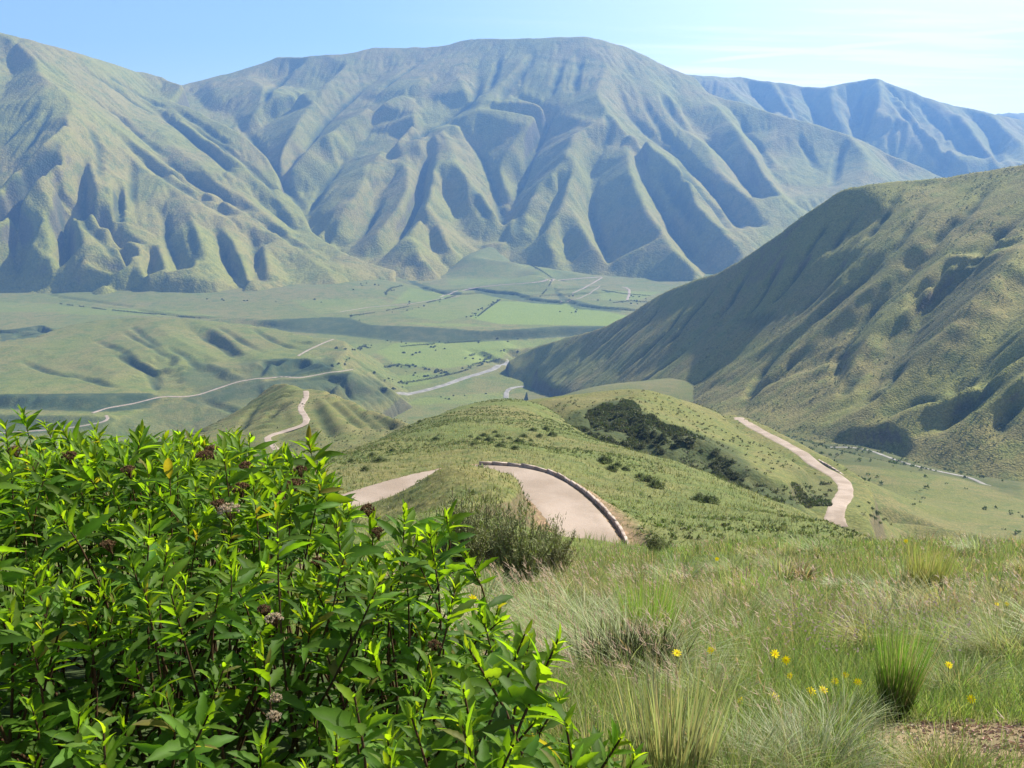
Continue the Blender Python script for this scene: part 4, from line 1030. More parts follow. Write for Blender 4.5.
# flower heads
def flower_head(px, dist, size, kind):
    c0 = P(px[0], px[1], dist)
    nn = 34; cs = []; 
    a = g.uniform(0, 2 * np.pi, nn); r = np.sqrt(g.random(nn)) * size
    c = c0 + np.stack([r * np.cos(a), r * np.sin(a), (1 - (r / size) ** 2) * size * .45 + g.normal(0, .002, nn)], -1)
    base_c = (.52, .42, .3) if kind == 'cream' else (.15, .085, .05)
    parts = [spheres(c, np.full(nn, size * .17), colarr(base_c, nn, .3, .1, g), 1, g, .35)]
    m2 = nn * 7; ci = np.repeat(c, 7, 0)
    parts.append(blades(ci, g.uniform(0, 6.28, m2), np.full(m2, size * .3), np.full(m2, size * .05), g.uniform(0, 1.6, m2), np.zeros(m2), 1, colarr(tuple(min(1, 1.5 * q) for q in base_c), m2, .25, .08, g)))
    st = np.linspace(0, 1, 4)[None, :, None]; lo = c0 + np.array([.0, .02, -size * 1.8])
    pth = lo[None, None] * (1 - st) + c[:, None] * st; pth[:, 1:3] = pth[:, 1:3] * .6 + (c0 - [0, 0, size])[None, None] * .4
    parts.append(tubes(pth, np.full(nn, .0012), np.full(nn, .0007), colarr((.14, .08, .04), nn, .2, .1, g), 3))
    o = veg_obj('flower_head', parts, M_DRY, shrub, so)
    o['label'] = 'cream fluffy flower head' if kind == 'cream' else 'dried brown flower head'
for q in ((228, 510, 2.35, .030, 'cream'), (218, 504, 2.5, .024, 'brown'), (274, 619, 1.75, .019, 'cream'), (264, 610, 1.78, .017, 'brown'), (274, 716, 1.4, .014, 'cream'), (276, 698, 1.45, .012, 'cream'), (205, 456, 3.0, .032, 'brown'), (212, 450, 3.05, .028, 'brown'), (240, 488, 2.7, .03, 'brown'), (246, 466, 3.0, .026, 'brown'),
          (290, 487, 2.9, .035, 'brown'), (283, 497, 2.7, .03, 'brown'), (297, 482, 2.95, .026, 'brown'), (368, 509, 2.7, .024, 'brown'), (378, 532, 2.55, .022, 'brown'), (318, 562, 2.2, .02, 'brown'), (70, 456, 3.0, .028, 'brown'), (15, 450, 3.2, .026, 'brown'), (33, 462, 3.0, .024, 'brown'), (128, 470, 2.8, .024, 'brown'), (300, 470, 3.1, .024, 'brown'), (108, 545, 2.2, .02, 'brown'), (435, 645, 1.7, .015, 'brown'), (168, 566, 2.1, .018, 'brown')):
    flower_head(q[:2], q[2], q[3], q[4])
print('shrub', n, round(time.time() - T0, 1))

# ------------------------------------------------------------------ meadow grass on the near slope
def bend_dist(x, y):
    d = np.full(len(x), 1e9)
    for p in bend[::3]: d = np.minimum(d, np.hypot(x - p[0], y - p[1]))
    return d
SOIL = P(1000, 742, 2.35)[:2]
def scatter(n, r0, r1, a0=-38, a1=38, g=g, expo=0.0):
    t = g.uniform(R(a0), R(a1), n); r = np.exp(g.uniform(math.log(r0), math.log(r1), n))
    x, y = r * np.sin(t), r * np.cos(t)
    return x, y, r
parts = []
def patch(x, y, s, sc=1.0): return fbm(x, y, s, 3, 211) * sc + .5
def in_shrub(x, y): return (x < edge_x(y) + .0) & (y < 4.3) & (y > .9)
for (n, r0, r1, L0, W0, segs, kind) in ((120000, 1.5, 7, .15, .0032, 3, 'green'), (17000, 1.9, 8, .2, .0022, 3, 'straw'), (56000, 7, 24, .24, .009, 2, 'green'), (15000, 7, 24, .34, .006, 2, 'straw'), (50000, 24, 75, .38, .03, 2, 'green'), (13000, 24, 75, .5, .02, 2, 'straw'), (70000, 70, 330, .6, .12, 1, 'far')):
    x, y, r = scatter(int(n * 1.35), r0, r1, -40, 62) if r0 < 7 else scatter(int(n * 1.12), r0, r1, -40, 46)
    n = len(x)
    ok_ = ~in_shrub(x, y)
    ds = np.hypot((x - SOIL[0]) / .42, (y - SOIL[1]) / .3); ok_ &= (ds > 1) | (g.random(n) < .06)
    if r1 > 50: ok_ &= bend_dist(x, y) > 4.6
    pt = patch(x, y, 1.2 + .08 * r)
    if kind == 'straw': ok_ &= pt > .38 + .2 * g.random(n)
    x, y, r, pt = x[ok_], y[ok_], r[ok_], pt[ok_]; n = len(x)
    b = np.stack([x, y, gz(x, y) - .01], -1)
    k_ = (r / math.sqrt(r0 * r1)) ** .5
    if kind == 'green': c = colarr((.16, .25, .05), n, .4, .12, g); mm = g.random(n) < .35; c[mm] = colarr((.3, .33, .12), mm.sum(), .3, .1, g)
    elif kind == 'straw': c = colarr((.34, .27, .16), n, .3, .1, g); mm = g.random(n) < .35; c[mm] = colarr((.3, .19, .15), mm.sum(), .25, .1, g)
    else: c = colarr((.13, .175, .045), n, .4, .12, g); mm = pt > .6; c[mm] *= (.7, .75, .7); mm = g.random(n) < .25; c[mm] = colarr((.24, .21, .09), mm.sum(), .2, .1, g)
    L = L0 * k_ * g.uniform(.5, 1.4, n) * np.clip(.6 + pt * .9, .5, 1.5)
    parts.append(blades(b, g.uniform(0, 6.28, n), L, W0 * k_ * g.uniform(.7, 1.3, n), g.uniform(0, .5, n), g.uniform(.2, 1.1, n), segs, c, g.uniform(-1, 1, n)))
    if kind == 'straw' and r1 < 30:      # seed heads: small sprays at the tip
        pass
gr = veg_obj('meadow_grass', parts, M_GRASS)
tag(gr, 'fine green and straw coloured grass covering the near slope', 'grass', kind='stuff')

# seed stalks
def stalks(n, r0, r1, H, g, a0=-38, a1=38):
    x, y, r = scatter(n, r0, r1, a0, a1)
    ok_ = ~in_shrub(x, y) & (patch(x, y, 1.2 + .08 * r) > .42)
    x, y, r = x[ok_], y[ok_], r[ok_]; n = len(x)
    b = np.stack([x, y, gz(x, y)], -1); az = g.uniform(-.9, .9, n) + math.pi; L = H * g.uniform(.6, 1.2, n); ln = g.uniform(0, .35, n); cv = g.uniform(.1, .6, n)
    w = .0011 * np.maximum(r / 2.2, 1)
    c = colarr((.36, .27, .17), n, .25, .08, g)
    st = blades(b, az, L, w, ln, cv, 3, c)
    V = st[0].reshape(n, 8, 3); top = (V[:, 6] + V[:, 7]) / 2; m2 = 6
    tb = np.repeat((V[:, 4] + V[:, 5]) / 2, m2, 0) * 0; f = g.uniform(.0, 1, (n, m2, 1))
    tb = (((V[:, 4] + V[:, 5]) / 2)[:, None] * f * .6 + top[:, None] * (1 - f * .6)).reshape(-1, 3)
    hd = blades(tb, np.repeat(az, m2) + g.uniform(-1.2, 1.2, n * m2), np.repeat(L, m2) * .1, np.repeat(w, m2) * 2.6, g.uniform(.2, 1.2, n * m2), g.uniform(0, .8, n * m2), 1, colarr((.42, .29, .22), n * m2, .25, .1, g))
    return [st, hd]
sd_ = veg_obj('seed_grass', stalks(900, 2.0, 6.5, .34, g, -8, 38) + stalks(2600, 6, 30, .5, g), M_GRASS)
tag(sd_, 'thin pinkish grass stalks with seed heads standing over the meadow', 'grass', kind='stuff')

# ------------------------------------------------------------------ tussocks: each a thing
def tussock(px, dist, h, spread, nb, col, label, group=None, w=.0028, arch=1.0, up=False, core=(.03, .045, .015), name='grass_tussock', wind=0.0, at=None, dead=.38):  # dead: relative height of the dark inner blades that paint in shade
    p = P(px[0], px[1], dist) if at is None else np.array([at[0], at[1], 0.])
    x0, y0 = p[0], p[1]; z0 = float(gz(x0, y0))
    t = empty(name, (x0, y0, z0))
    a = g.uniform(0, 6.28, nb); r = np.sqrt(g.random(nb)) * spread * .32
    b = np.stack([r * np.cos(a), r * np.sin(a), np.zeros(nb) - .01], -1)
    b[:, 2] = gz(b[:, 0] + x0, b[:, 1] + y0) - z0 - .01
    L = h * g.uniform(.45, 1.25, nb)
    if up: ln = np.abs(g.normal(0, .06, nb)) + r / spread * .45; cv = g.uniform(0, .25, nb)
    else: ln = np.abs(g.normal(0, .18, nb)) + r / spread * 1.3; cv = g.uniform(.4, 1.7, nb) * arch
    az = a + g.normal(0, .5, nb)
    if wind: az = np.where(g.random(nb) < wind, math.pi + g.normal(.2, .5, nb), az)
    c = colarr(col, nb, .3, .1, g)
    gm = g.random(nb) < .22; c[gm] = colarr((.36, .3, .18), gm.sum(), .2, .08, g)
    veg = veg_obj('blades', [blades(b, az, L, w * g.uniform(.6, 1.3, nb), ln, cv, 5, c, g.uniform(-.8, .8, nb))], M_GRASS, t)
    nb2 = int(nb * (.33 if dead < .4 else .8))
    a = g.uniform(0, 6.28, nb2); r = np.sqrt(g.random(nb2)) * spread * .3
    b = np.stack([r * np.cos(a), r * np.sin(a), np.zeros(nb2)], -1); b[:, 2] = gz(b[:, 0] + x0, b[:, 1] + y0) - z0 - .02
    veg_obj('dead_base', [blades(b, g.uniform(0, 6.28, nb2), h * dead * g.uniform(.5, 1.2, nb2), np.full(nb2, w * 1.6 * (1 + dead)), g.uniform(0, .4, nb2), g.uniform(0, .6, nb2), 2, colarr(core, nb2, .3, .1, g))], M_DRY, t)  # dark inner blades: the tussock's inner shade put into their colour
    tag(t, label, 'grass tussock', group)
    return t
silver = (.34, .39, .2); fresh = (.2, .33, .05); mid_ = (.22, .31, .09); gold = (.36, .33, .12)
tussock((891, 745), 2.75, .36, .13, 900, (.13, .26, .03), 'bright green upright tussock with a dark base near the bare soil', up=True, w=.0026)
tussock((625, 690), 3.4, .5, .72, 1900, silver, 'large silvery tussock with a deep dark hollow under it, right of the shrub', w=.003, arch=1.5, wind=.35, dead=.6)
tussock((560, 640), 4.6, .42, .5, 900, mid_, 'green tussock behind the silvery one at the edge of the leafy shrub', w=.0035, arch=1.2, wind=.5)
tussock((668, 790), 2.0, .34, .3, 240, (.3, .32, .16), 'sparse tussock of stout pale stems beside the leafy shrub', w=.0062, up=True)
tussock((600, 800), 1.9, .26, .2, 120, (.3, .32, .16), 'few stout pale stems growing out of the leafy shrub edge', w=.006, up=True)
tussock((810, 790), 2.05, .24, .34, 900, (.34, .37, .22), 'whitish fine-leaved tussock at the bottom edge of the meadow', w=.002, arch=1.1)
tussock((740, 800), 2.0, .22, .3, 600, silver, 'low silvery tussock beside the whitish one at the bottom edge', w=.0022)
tussock((945, 800), 2.0, .17, .24, 700, gold, 'low golden green tussock in front of the bare red soil', w=.0022)
tussock((1005, 660), 4.3, .42, .5, 900, (.26, .3, .12), 'tall pale green tussock near the right edge of the meadow', w=.0035, wind=.4)
tussock((900, 615), 6.4, .45, .5, 500, (.2, .27, .1), 'green tussock with a few dark stems in the middle of the meadow', w=.005)
tussock((860, 625), 6.0, .3, .4, 400, (.2, .2, .12), 'greyish flowering tussock left of the green one mid meadow', w=.005, up=True)
tussock((930, 560), 13, .75, 1.0, 500, (.24, .26, .08), 'yellow green tussock on the crest at the right', w=.012, up=True)
tussock((745, 600), 9, .6, .7, 500, mid_, 'tall fresh green tussock centre right of the meadow', w=.008, up=True)
tussock((650, 640), 5.2, .5, .5, 700, fresh, 'upright fresh green tussock rising behind the silvery one', w=.004, up=True)
tussock((700, 720), 2.9, .27, .32, 600, silver, 'small silvery tussock under the two yellow flowers', w=.0026, wind=.4)
tussock((835, 760), 2.4, .2, .25, 500, silver, 'small silvery tussock in front of the yellow flowers', w=.0024)
tussock((960, 680), 3.3, .25, .34, 500, (.25, .3, .12), 'low pale tussock behind the bare soil', w=.003)
for i in range(64):
    x, y, r = scatter(1, 4.8, 26, -4, 36); x, y, r = float(x[0]), float(y[0]), float(r[0])
    tussock(None, 0, (.3 + .012 * r) * g.uniform(.7, 1.4), (.4 + .02 * r) * g.uniform(.6, 1.4), 300, [silver, mid_, (.22, .25, .1), gold][i % 4], 'one of many pale green tussocks scattered over the sunny meadow', 'pale grass tussocks over the meadow', w=.0035 + .0006 * r, wind=.3, at=(x, y))
for i in range(26):
    x, y, r = scatter(1, 16, 60, -22, 34); x, y, r = float(x[0]), float(y[0]), float(r[0])
    if bend_dist(np.array([x]), np.array([y]))[0] < 6: continue
    tussock(None, 0, .5, .7, 90, [silver, mid_, (.2, .22, .08), (.3, .2, .12)][i % 4], 'one of many small tussocks on the slope above the road bend', 'small tussocks on the slope above the road', w=.02, at=(x, y), up=i % 2 == 0)
print('grass', round(time.time() - T0, 1))

# ------------------------------------------------------------------ yellow daisies, each a thing
FL = [(677, 653, 3.2, 'yellow daisy left of its pair over the dark hollow'), (711, 650, 3.25, 'yellow daisy right of the dark hollow beside the silvery tussock'), (775, 654, 3.3, 'yellow daisy with a smaller one just below right, centre of the meadow'), (786, 660, 3.35, 'small yellow daisy tucked below right of another, centre of the meadow'),
      (823, 690, 2.85, 'largest yellow daisy, above the small silvery tussock'), (811, 691, 2.95, 'pale half hidden daisy touching the largest daisy'), (835, 681, 3.1, 'orange yellow daisy bud just right of the largest daisy'), (858, 682, 2.95, 'yellow daisy halfway between the largest daisy and the bright green tussock'), (845, 675, 3.2, 'small yellow daisy above the largest daisy'),
      (740, 701, 2.8, 'lone yellow daisy low at the left of the flower patch'), (774, 697, 2.9, 'yellow daisy low between the lone one and the largest'), (857, 711, 2.7, 'upper of two yellow daisies left of the bright green tussock'), (867, 719, 2.65, 'lower of two yellow daisies left of the bright green tussock'), (790, 676, 3.2, 'faint yellow daisy half hidden by grass above the flower patch'),
      (949, 665, 3.3, 'yellow daisy right of the bright green tussock'), (971, 699, 2.8, 'yellow daisy above the bare red soil'), (997, 604, 5.5, 'left of two yellow daisies near the right edge'), (1007, 604, 5.5, 'right of two yellow daisies near the right edge'), (717, 559, 14, 'far yellow daisy near the top of the meadow, centre'), (473, 599, 3.0, 'yellow daisy showing at the edge of the leafy shrub'),
      (906, 541, 16, 'farthest yellow daisy, on the grassy crest below the knoll road')]
for u_, v_, d_, lab in FL:
    c = P(u_, v_, d_); z0 = float(gz(c[0], c[1]))
    t = empty('yellow_daisy', (c[0], c[1], min(z0, c[2] - .03))); o = np.array(t.location)
    rad = .018 * max(1, d_ / 7) * g.uniform(.85, 1.1)
    nrm = np.array([g.normal(-.1, .3), -.75 + g.normal(0, .2), .75]); nrm /= np.linalg.norm(nrm)
    a = np.cross(nrm, [0, 0, 1.]); a /= np.linalg.norm(a); b = np.cross(nrm, a)
    npet = 10; ph = np.arange(npet) * 2 * np.pi / npet + g.uniform(0, 1)
    rd = a * np.cos(ph)[:, None] + b * np.sin(ph)[:, None]
    ax = rd * .97 + nrm * g.uniform(-.05, .3, (npet, 1)); ax /= np.linalg.norm(ax, axis=1)[:, None]
    veg_obj('petals', [leaves(np.tile(c, (npet, 1)) + rd * rad * .15, ax, np.tile(nrm, (npet, 1)), rad * g.uniform(.8, 1.1, npet), np.full(npet, rad * .5), np.full(npet, .2), np.full(npet, .2), 4, colarr((.95, .78, .008), npet, .06, .03, g), 0)], M_PETAL, t, o)
    veg_obj('centre', [spheres(c[None] + nrm * rad * .1, np.array([rad * .2]), colarr((.7, .42, .02), 1, .1), 1, g, .1)], M_PETAL, t, o)
    st = np.linspace(0, 1, 5)[None, :, None]; bt = np.array([c[0] + .02, c[1] + .02, o[2]])
    pth = bt[None, None] * (1 - st) + c[None, None] * st
    veg_obj('stem', [tubes(pth, np.array([.0016]), np.array([.0012]), colarr((.1, .16, .04), 1))], M_GRASS, t, o)
    tag(t, lab, 'flower', 'yellow daisies in the meadow')
# tiny pale flowers
nn = 500; x, y, r = scatter(nn, 3.6, 9, 18, 30); bz = gz(x, y); hh = g.uniform(.15, .34, nn)
c = np.stack([x, y, bz + hh], -1)
o = veg_obj('tiny_flowers', [spheres(c, .0045 * g.uniform(.7, 1.3, nn) * np.maximum(1, r / 4), colarr((.6, .5, .5), nn, .15, .05, g), .8, g), blades(np.stack([x, y, bz], -1), np.zeros(nn), hh, np.full(nn, .002), np.zeros(nn), np.zeros(nn), 1, colarr((.12, .15, .05), nn))], M_DRY)
tag(o, 'tiny pale pink flowers scattered through the right of the meadow', 'flowers', kind='stuff')

# ------------------------------------------------------------------ twiggy shrubs above the road bend
def twiggy(px, dist, h, wd, nst, col, label, group=None, at=None, leafn=60, lw=.026):
    p = P(px[0], px[1], dist) if at is None else np.array([at[0], at[1], 0.])
    x0, y0 = p[0], p[1]; z0 = float(gz(x0, y0)) - .03
    t = empty('twiggy_shrub', (x0, y0, z0))
    a = g.uniform(0, 6.28, nst); r = np.sqrt(g.random(nst)) * wd * .5
    hh = h * g.uniform(.6, 1.1, nst) * (1 - .35 * (r / (wd * .5)) ** 2)
    tip_ = np.stack([r * np.cos(a), r * np.sin(a), hh], -1); tt_ = np.linspace(0, 1, 6)[None, :, None]
    mid2 = tip_ * [.55, .55, .5] + g.normal(0, wd * .04, (nst, 3))
    pth = 2 * mid2[:, None] * tt_ * (1 - tt_) + tip_[:, None] * tt_ ** 2 + np.stack([r * np.cos(a) * .25, r * np.sin(a) * .25, 0 * a], -1)[:, None] * (1 - tt_) ** 2
    veg_obj('branches', [tubes(pth, np.full(nst, .008 * h / 2 + .003), np.full(nst, .003 * h / 2 + .0015), colarr((.24, .21, .14), nst), 4)], M_DRY, t)
    m2 = nst * leafn; f = g.uniform(.25, 1, m2) * 5; ki = np.clip(f.astype(int), 0, 4); fr = (f - ki)[:, None]; si = np.repeat(np.arange(nst), leafn)
    pb = pth[si, ki] * (1 - fr) + pth[si, ki + 1] * fr + g.normal(0, .02 * h, (m2, 3))
    veg_obj('foliage', [blades(pb, g.uniform(0, 6.28, m2), h * .055 * g.uniform(.6, 1.4, m2), np.full(m2, lw), g.uniform(0, 1.2, m2), g.uniform(0, .8, m2), 1, colarr(col, m2, .35, .12, g), g.uniform(-1, 1, m2))], M_BUSH, t)
    tag(t, label, 'shrub', group)
    return t
tg = (.19, .23, .09)
twiggy((462, 585), 17, 2.2, 1.5, 90, tg, 'upright twiggy grey green shrub, leftmost above the road bend')
twiggy((520, 592), 16, 1.9, 1.5, 90, tg, 'twiggy grey green shrub in the middle, above the road bend')
twiggy((550, 585), 20, 1.7, 1.4, 70, (.15, .17, .07), 'low twiggy shrub on the right of the clump above the road')
twiggy((492, 575), 23, 2.4, 1.6, 80, (.12, .15, .06), 'darker twiggy shrub behind the other two above the road')
twiggy((430, 560), 27, 1.8, 1.6, 70, (.16, .18, .08), 'pale twiggy shrub left of the clump above the road')
twiggy((455, 520), 45, 1.6, 1.8, 60, (.14, .17, .07), 'rounded shrub on the little spur inside the road bend', lw=.05)
for i in range(14):
    x = g.uniform(-14, 9); y = g.uniform(34, 72)
    if bend_dist(np.array([x]), np.array([y]))[0] < 6: continue
    twiggy(None, 0, g.uniform(.6, 1.2), g.uniform(.8, 1.5), 34, tg if i % 2 else (.11, .15, .05), 'one of the small twiggy shrubs dotting the spur inside the bend', 'small twiggy shrubs on the spur', at=(x, y), lw=.05)

# ------------------------------------------------------------------ bushes of the middle distance: one clump shape, copied
def clump_mesh(name, R_, H_, nl, lw, col, g, dark=.6):
    d = g.normal(0, 1, (nl, 3)); d /= np.linalg.norm(d, axis=1)[:, None]; d[:, 2] = np.abs(d[:, 2])
    lump = 1 + .3 * np.sin(d[:, 0] * 5 + 1) * np.cos(d[:, 1] * 4) + .2 * np.sin(d[:, 2] * 7)
    rr = g.uniform(.55, 1.0, nl) * lump
    b = d * rr[:, None] * [R_, R_, H_]
    c = colarr(col, nl, .35, .12, g)
    return [blades(b, g.uniform(0, 6.28, nl), np.full(nl, lw * 1.3) * g.uniform(.6, 1.4, nl), np.full(nl, lw), g.uniform(0, 1.5, nl), g.uniform(0, 1, nl), 1, c, g.uniform(-1.3, 1.3, nl))]
def copies(proto, spots, label, group, cat_, g, smin=.7, smax=1.3, name=None):
    for i, p in enumerate(spots):
        o = proto if i == 0 else proto.copy()
        if i: C.objects.link(o)
        o.location = p; o.rotation_euler.z = g.uniform(0, 6.28); s_ = g.uniform(smin, smax); o.scale = (s_ * g.uniform(.85, 1.2), s_, s_ * g.uniform(.8, 1.2))
        tag(o, label, cat_, group)
def spots_px(lst, names=None):
    a = np.array(lst, float); p, okk = hit(a[:, 0], a[:, 1], names); return [tuple(q) for q in p[okk]]
b1 = veg_obj('round_bush', clump_mesh('b', 1.4, 1.1, 1100, .2, (.085, .13, .038), g), M_BUSH)
bl = [(470, 437), (478, 440), (484, 436), (489, 441), (498, 437), (503, 443), (510, 439), (518, 443), (524, 437), (531, 441), (540, 436), (495, 432), (474, 445), (515, 449), (500, 447), (546, 430), (552, 436), (533, 431),
      (617, 466), (625, 470), (640, 478), (648, 482), (656, 487), (700, 500), (708, 503), (714, 500), (604, 462), (612, 470), (400, 424), (410, 428), (420, 422), (436, 440), (380, 462), (365, 470), (352, 462), (372, 456), (392, 452)]
bl2 = [(868, 503), (872, 509), (876, 514), (874, 519), (879, 523), (883, 520), (870, 516)]
copies(b1, spots_px(bl, ['hillside']) + spots_px(bl2, ['knoll', 'side_valley']), 'one of the small dark round bushes dotted over the slopes beyond the road', 'round bushes beyond the road bend', 'bush', g, .5, 1.1)
b2 = veg_obj('dark_bush', clump_mesh('b', 2.6, 2.4, 900, .45, (.05, .075, .027), g), M_BUSH)
L_ = []
poly = [(574, 425), (590, 413), (604, 406), (622, 404), (632, 408), (645, 420), (665, 430), (690, 441), (712, 450), (730, 462), (745, 478)]
for i in range(230):
    k_ = g.uniform(0, len(poly) - 1.01); j = int(k_); f = k_ - j
    u_ = poly[j][0] * (1 - f) + poly[j + 1][0] * f + g.normal(0, 4); v_ = poly[j][1] * (1 - f) + poly[j + 1][1] * f + abs(g.normal(0, 1)) * 17 + 1
    L_.append((u_, v_))
L_ = L_[:120]
copies(b2, spots_px(L_, ['knoll']), 'one of the dark bushes crowding the shaded scarp of the near knoll', 'dark bushes on the knoll scarp', 'bush', g, .25, .8)
# trees of the valley floor
b3 = veg_obj('valley_tree', clump_mesh('b', 5, 5, 260, 2.2, (.035, .06, .022), g), M_BUSH)
tl = []
for s_, m3 in (('383,369 395,366 410,366 425,369 440,371 452,374', 34), ('372,374 380,378 390,381 405,384', 8), ('340,366 350,362 345,358 335,366 330,372', 9), ('352,352 360,348 372,346', 6), ('395,290 385,295 400,288', 6), ('318,282 322,283', 3), ('405,352 420,358 412,346', 5),
               ('455,362 470,358 480,354 490,358 475,366 462,368', 13), ('500,352 510,350 520,352 530,348', 7), ('560,311 568,312 575,310', 4), ('410,302 408,305', 3), ('620,302 630,303 640,302 650,300', 12), ('345,318 355,316 362,318', 6), ('520,240 530,262 540,270', 6), ('470,318 490,305 500,298', 8), ('360,268 366,275 362,282', 7), ('425,346 440,350 450,346', 6), ('380,390 400,388 420,384', 8), ('395,313 420,306 440,301', 10), ('465,318 482,308 500,300', 12), ('330,346 350,350 372,346', 8), ('380,340 420,344 470,342 520,340', 16), ('400,372 430,378 450,376', 10), ('455,371 480,364 500,360', 12), ('560,296 600,300 640,297', 10), ('200,300 260,302 330,300', 8), ('430,402 460,396 500,392', 6), ('350,290 372,282 380,286', 6)):
    q = pl(s_, 1.0); idx = g.integers(0, len(q), m3)
    for j in idx: tl.append((q[j, 0] + g.normal(0, 2), q[j, 1] + g.normal(0, 1.0)))
copies(b3, spots_px(tl, ['valley', 'left_hills']), 'one of the small dark trees lining the fields and banks on the valley floor', 'trees on the valley floor', 'tree', g, .25, .75)
# hedgerows between the fields, each a thing
def hedge(s_, w_, h_, label, names=('valley',), dens=.55):
    q = pl(s_, 3); p, okk = hit(q[:, 0], q[:, 1], list(names)); p = p[okk]; ln_ = resample(p, 4.0)
    o = ln_[0].copy(); n = len(ln_); gap = fbm(ln_[:, 0], ln_[:, 1], 40, 2, 9) > -.22; ln_ = ln_[gap]; n = len(ln_)
    m2 = int(20 * dens / .55); c0 = np.repeat(ln_, m2, 0); k_ = n * m2
    c0 = c0 + np.stack([g.normal(0, w_ * .4, k_), g.normal(0, w_ * .4, k_), np.abs(g.normal(0, h_ * .45, k_)) * np.repeat(g.uniform(.3, 1.2, n), m2)], -1)
    ob = veg_obj('hedge', [blades(c0 - o, g.uniform(0, 6.28, k_), np.full(k_, 2.2), np.full(k_, 1.8), g.uniform(0, 1.3, k_), g.uniform(0, 1, k_), 1, colarr((.04, .068, .024), k_, .35, .1, g), g.uniform(-1, 1, k_))], M_BUSH)
    ob.location = o; tag(ob, label, 'hedge', 'hedgerows on the valley floor')
hedge('476,318 487,309 500,300', 5, 5, 'dark hedge running up between the brighter and paler far fields')
hedge('350,316 380,312 412,306 440,300 456,296', 4, 4, 'long thin hedge along the farm track of the far fields')
hedge('383,368 396,365 412,366 428,369 446,373', 13, 8, 'thick tree belt across the near bright field')
hedge('396,347 420,345 450,343 480,341', 4, 4, 'thin hedge under the long dark terrace bank')
hedge('400,384 430,379 458,373 485,364 505,357', 5, 5, 'bushy line following the near side of the grey riverbed')
hedge('335,366 346,358 356,350 366,345', 10, 6, 'bushy belt climbing beside the left edge of the near bright field')
hedge('470,356 482,352 492,356 478,364 462,366', 8, 5, 'scattered scrub at the right end of the near bright field')
hedge('612,303 632,301 655,303', 9, 6, 'scrubby belt below the curl of red road')
hedge('385,293 392,288 402,286', 8, 6, 'small clump of trees by the mouth of the left gorge')
hedge('540,297 548,288 552,280', 4, 4, 'short hedge beside the middle gorge of the far terrace')
hedge('510,252 524,262 540,270 552,278', 7, 5, 'bushes lining the stream that leaves the massif')
hedge('320,262 340,268 372,272 400,276', 6, 4, 'bushes along the stream at the toe of the left mountain')
hedge('60,304 100,309 150,314 200,318', 4, 4, 'thin dark bush line crossing the far left plain')
hedge('600,290 625,294 650,296', 3, 3, 'thin hedge under the curl of red road')
# low scrub that breaks up the middle slopes
KP = [r for r in ROADS if 'near knoll' in r[3]][0][0]
def scrub(name, layer, n, box, size, col, label, cond=None, lw=.3):
    L = LAYERS[layer]; x = g.uniform(box[0], box[1], n); y = g.uniform(box[2], box[3], n); 
    pt = fbm(x, y, 45, 4, 303) + .5; ok_ = g.random(n) < np.clip((pt - .38) * 4, .04, 1)
    x, y = x[ok_], y[ok_]; z = L.z(x, y); vis = z > ground(x, y) - .5
    u_, v_ = pix(x, y, z); vis &= (u_ > -80) & (u_ < 1104)
    if cond is not None: vis &= cond(x, y, z, u_, v_)
    x, y, z = x[vis], y[vis], z[vis]; n = len(x); m2 = 9
    s_ = size * g.uniform(.4, 1.3, n) ** 1.2
    d = g.normal(0, 1, (n, m2, 3)); d /= np.linalg.norm(d, axis=2, keepdims=True); d[..., 2] = abs(d[..., 2]) * .8
    b = (np.stack([x, y, z], -1)[:, None] + d * s_[:, None, None] * .6).reshape(-1, 3); k_ = n * m2
    c = np.repeat(colarr(col, n, .4, .15, g), m2, 0) * g.uniform(.8, 1.2, (k_, 1))
    sr = np.repeat(s_, m2)
    o = veg_obj(name, [blades(b, g.uniform(0, 6.28, k_), sr * .8, sr * .7, g.uniform(0, 1.3, k_), g.uniform(0, 1, k_), 1, c, g.uniform(-1.3, 1.3, k_))], M_BUSH)
    tag(o, label, 'scrub', kind='stuff'); print(name, n)
notroad = lambda x, y, z, u_, v_: (bend_dist(x, y) > 6) & (y > 70)
scrub('slope_scrub', 'hillside', 30000, (-90, 100, 70, 430), .42, (.1, .145, .042), 'low green scrub over the slope beyond the road bend', notroad)
scrub('hill_scrub', 'right_hill', 42000, (0, 1000, 700, 2500), 1.5, (.12, .15, .05), 'low dark scrub speckling the big hill on the right')
scrub('knoll_scrub', 'knoll', 5000, (10, 200, 230, 560), .8, (.1, .115, .045), 'sparse low scrub over the near knoll', lambda x, y, z, u_, v_: (g.random(len(x)) < .5) & (np.min(np.hypot(x[:, None] - KP[None, :, 0], y[:, None] - KP[None, :, 1]), axis=1) > 7))
inband = lambda u_, v_: (v_ > np.interp(u_, [566, 590, 610, 632, 640, 660, 700, 740, 760], [428, 411, 402, 401, 410, 420, 438, 462, 484])) & (u_ > 562) & (u_ < 830)
scrub('scarp_scrub', 'knoll', 120000, (10, 140, 230, 430), 1.0, (.075, .095, .04), 'dark scrub and bracken clothing the shaded scarp of the knoll', lambda x, y, z, u_, v_: (np.min(np.hypot(x[:, None] - KP[None, ::3, 0], y[:, None] - KP[None, ::3, 1]), axis=1) > 8) & inband(u_, v_) & (fbm(x, y, 9, 3, 77) > -.05))
scrub('cone_scrub', 'cone_hill', 9000, (-400, 40, 560, 1000), .9, (.1, .125, .045), 'low scrub over the cone-shaped hill', lambda x, y, z, u_, v_: g.random(len(x)) < .6)
scrub('stream_scrub', 'side_valley', 14000, (120, 800, 420, 1300), 2.2, (.07, .115, .035), 'bright green brush along the stream of the side valley', lambda x, y, z, u_, v_: (v_ < 478) | (g.random(len(x)) < .08))

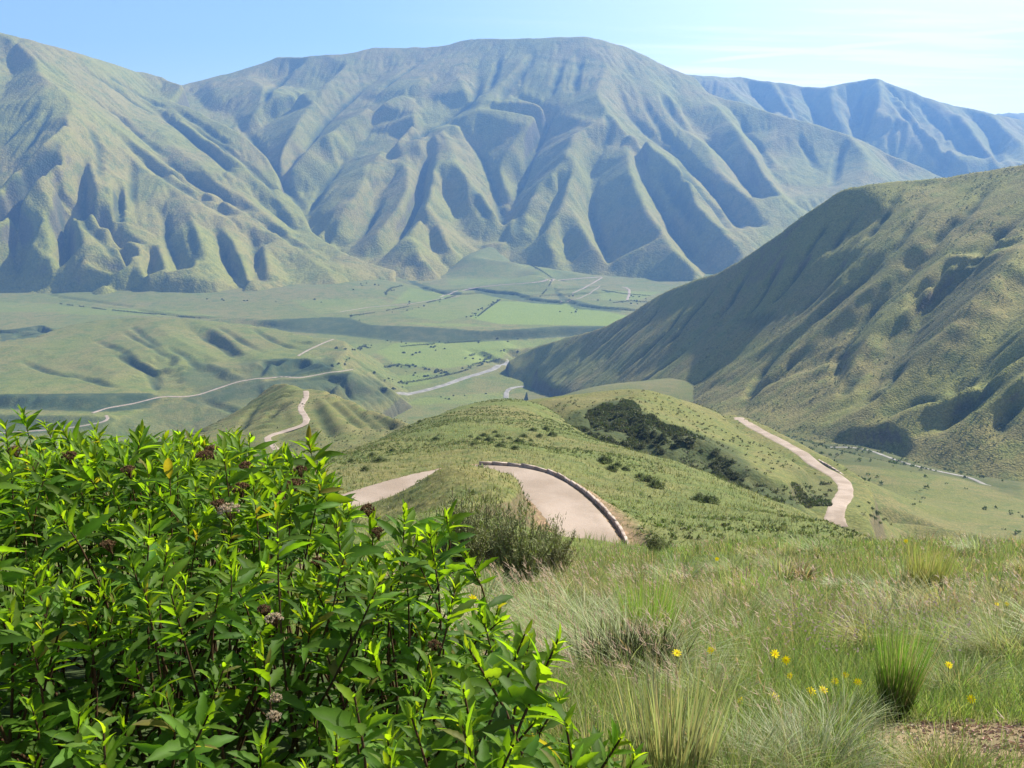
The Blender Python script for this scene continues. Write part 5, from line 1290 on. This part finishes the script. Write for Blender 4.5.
# ------------------------------------------------------------------ parapets
def parapet(name, line, off, w, h, label, step, names):
    p = resample(line, step)
    d = np.gradient(p[:, :2], axis=0); d /= np.linalg.norm(d, axis=1)[:, None]; nn_ = np.stack([-d[:, 1], d[:, 0]], -1)
    V, F = [], []
    for i in range(len(p) - 1):
        
        a = np.array([*(p[i, :2] + nn_[i] * off), 0]); b = np.array([*(p[i + 1, :2] + nn_[i + 1] * off), 0]); b = a + (b - a) * 1.0
        z0 = p[i, 2] - .4; z1 = p[i, 2] + h * g.uniform(.82, 1.12); nv = np.array([*(nn_[i] * w * .5 * g.uniform(.85, 1.1)), 0]); o = len(V)
        jit = lambda: g.normal(0, .03 * w, 3)
        for zz in (z0, z1 - .06 * h, z1):
            k_ = 1 if zz < z1 else .82
            for q in (a - nv * k_, b - nv * k_, b + nv * k_, a + nv * k_): V.append(q + [0, 0, zz] + jit())
        for l in (0, 4):
            for s_ in range(4): F.append((o + l + s_, o + l + (s_ + 1) % 4, o + l + 4 + (s_ + 1) % 4, o + l + 4 + s_))
        F.append((o + 8, o + 9, o + 10, o + 11))
    ob = mesh_np(name, np.array(V), np.array(F), M_STONE, smooth=False)
    tag(ob, label, 'wall'); return ob
i0, i1 = 36, 104
parapet('stone_parapet', bend[i0:i1], 4.0, .34, .5, 'low stone parapet curving round the outer edge of the road bend', 1.5, ['hillside'])
kp = [r for r in ROADS if 'near knoll' in r[3]][0][0]
parapet('stone_parapet', kp[3:int(len(kp) * .75)], 4.3, .7, .6, 'broken line of kerb stones along the outer side of the knoll road', 3.0, ['knoll'])

# ------------------------------------------------------------------ bare soil with gravel
nn = 1500; a = g.uniform(0, 6.28, nn); r = np.sqrt(g.random(nn)); x = SOIL[0] + r * np.cos(a) * .5; y = SOIL[1] + r * np.sin(a) * .34
c = np.stack([x, y, gz(x, y)], -1); rr = .004 + .012 * g.random(nn) ** 3
o = veg_obj('gravel', [spheres(c, rr, colarr((.6, .44, .35), nn, .3, .1, g), .6, g, .35)], M_PEB); tag(o, 'reddish loose gravel on the bare soil in the bottom right corner', 'gravel', kind='stuff')
ds = np.hypot((NL.X - SOIL[0]) / .5, (NL.Y - SOIL[1]) / .34)
me = bpy.data.objects['hillside'].data
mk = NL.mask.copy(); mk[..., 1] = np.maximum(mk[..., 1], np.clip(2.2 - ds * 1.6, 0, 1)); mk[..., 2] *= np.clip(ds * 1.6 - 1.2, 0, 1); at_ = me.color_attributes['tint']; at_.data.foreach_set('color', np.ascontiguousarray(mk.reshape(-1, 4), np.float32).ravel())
print('done', round(time.time() - T0, 1))
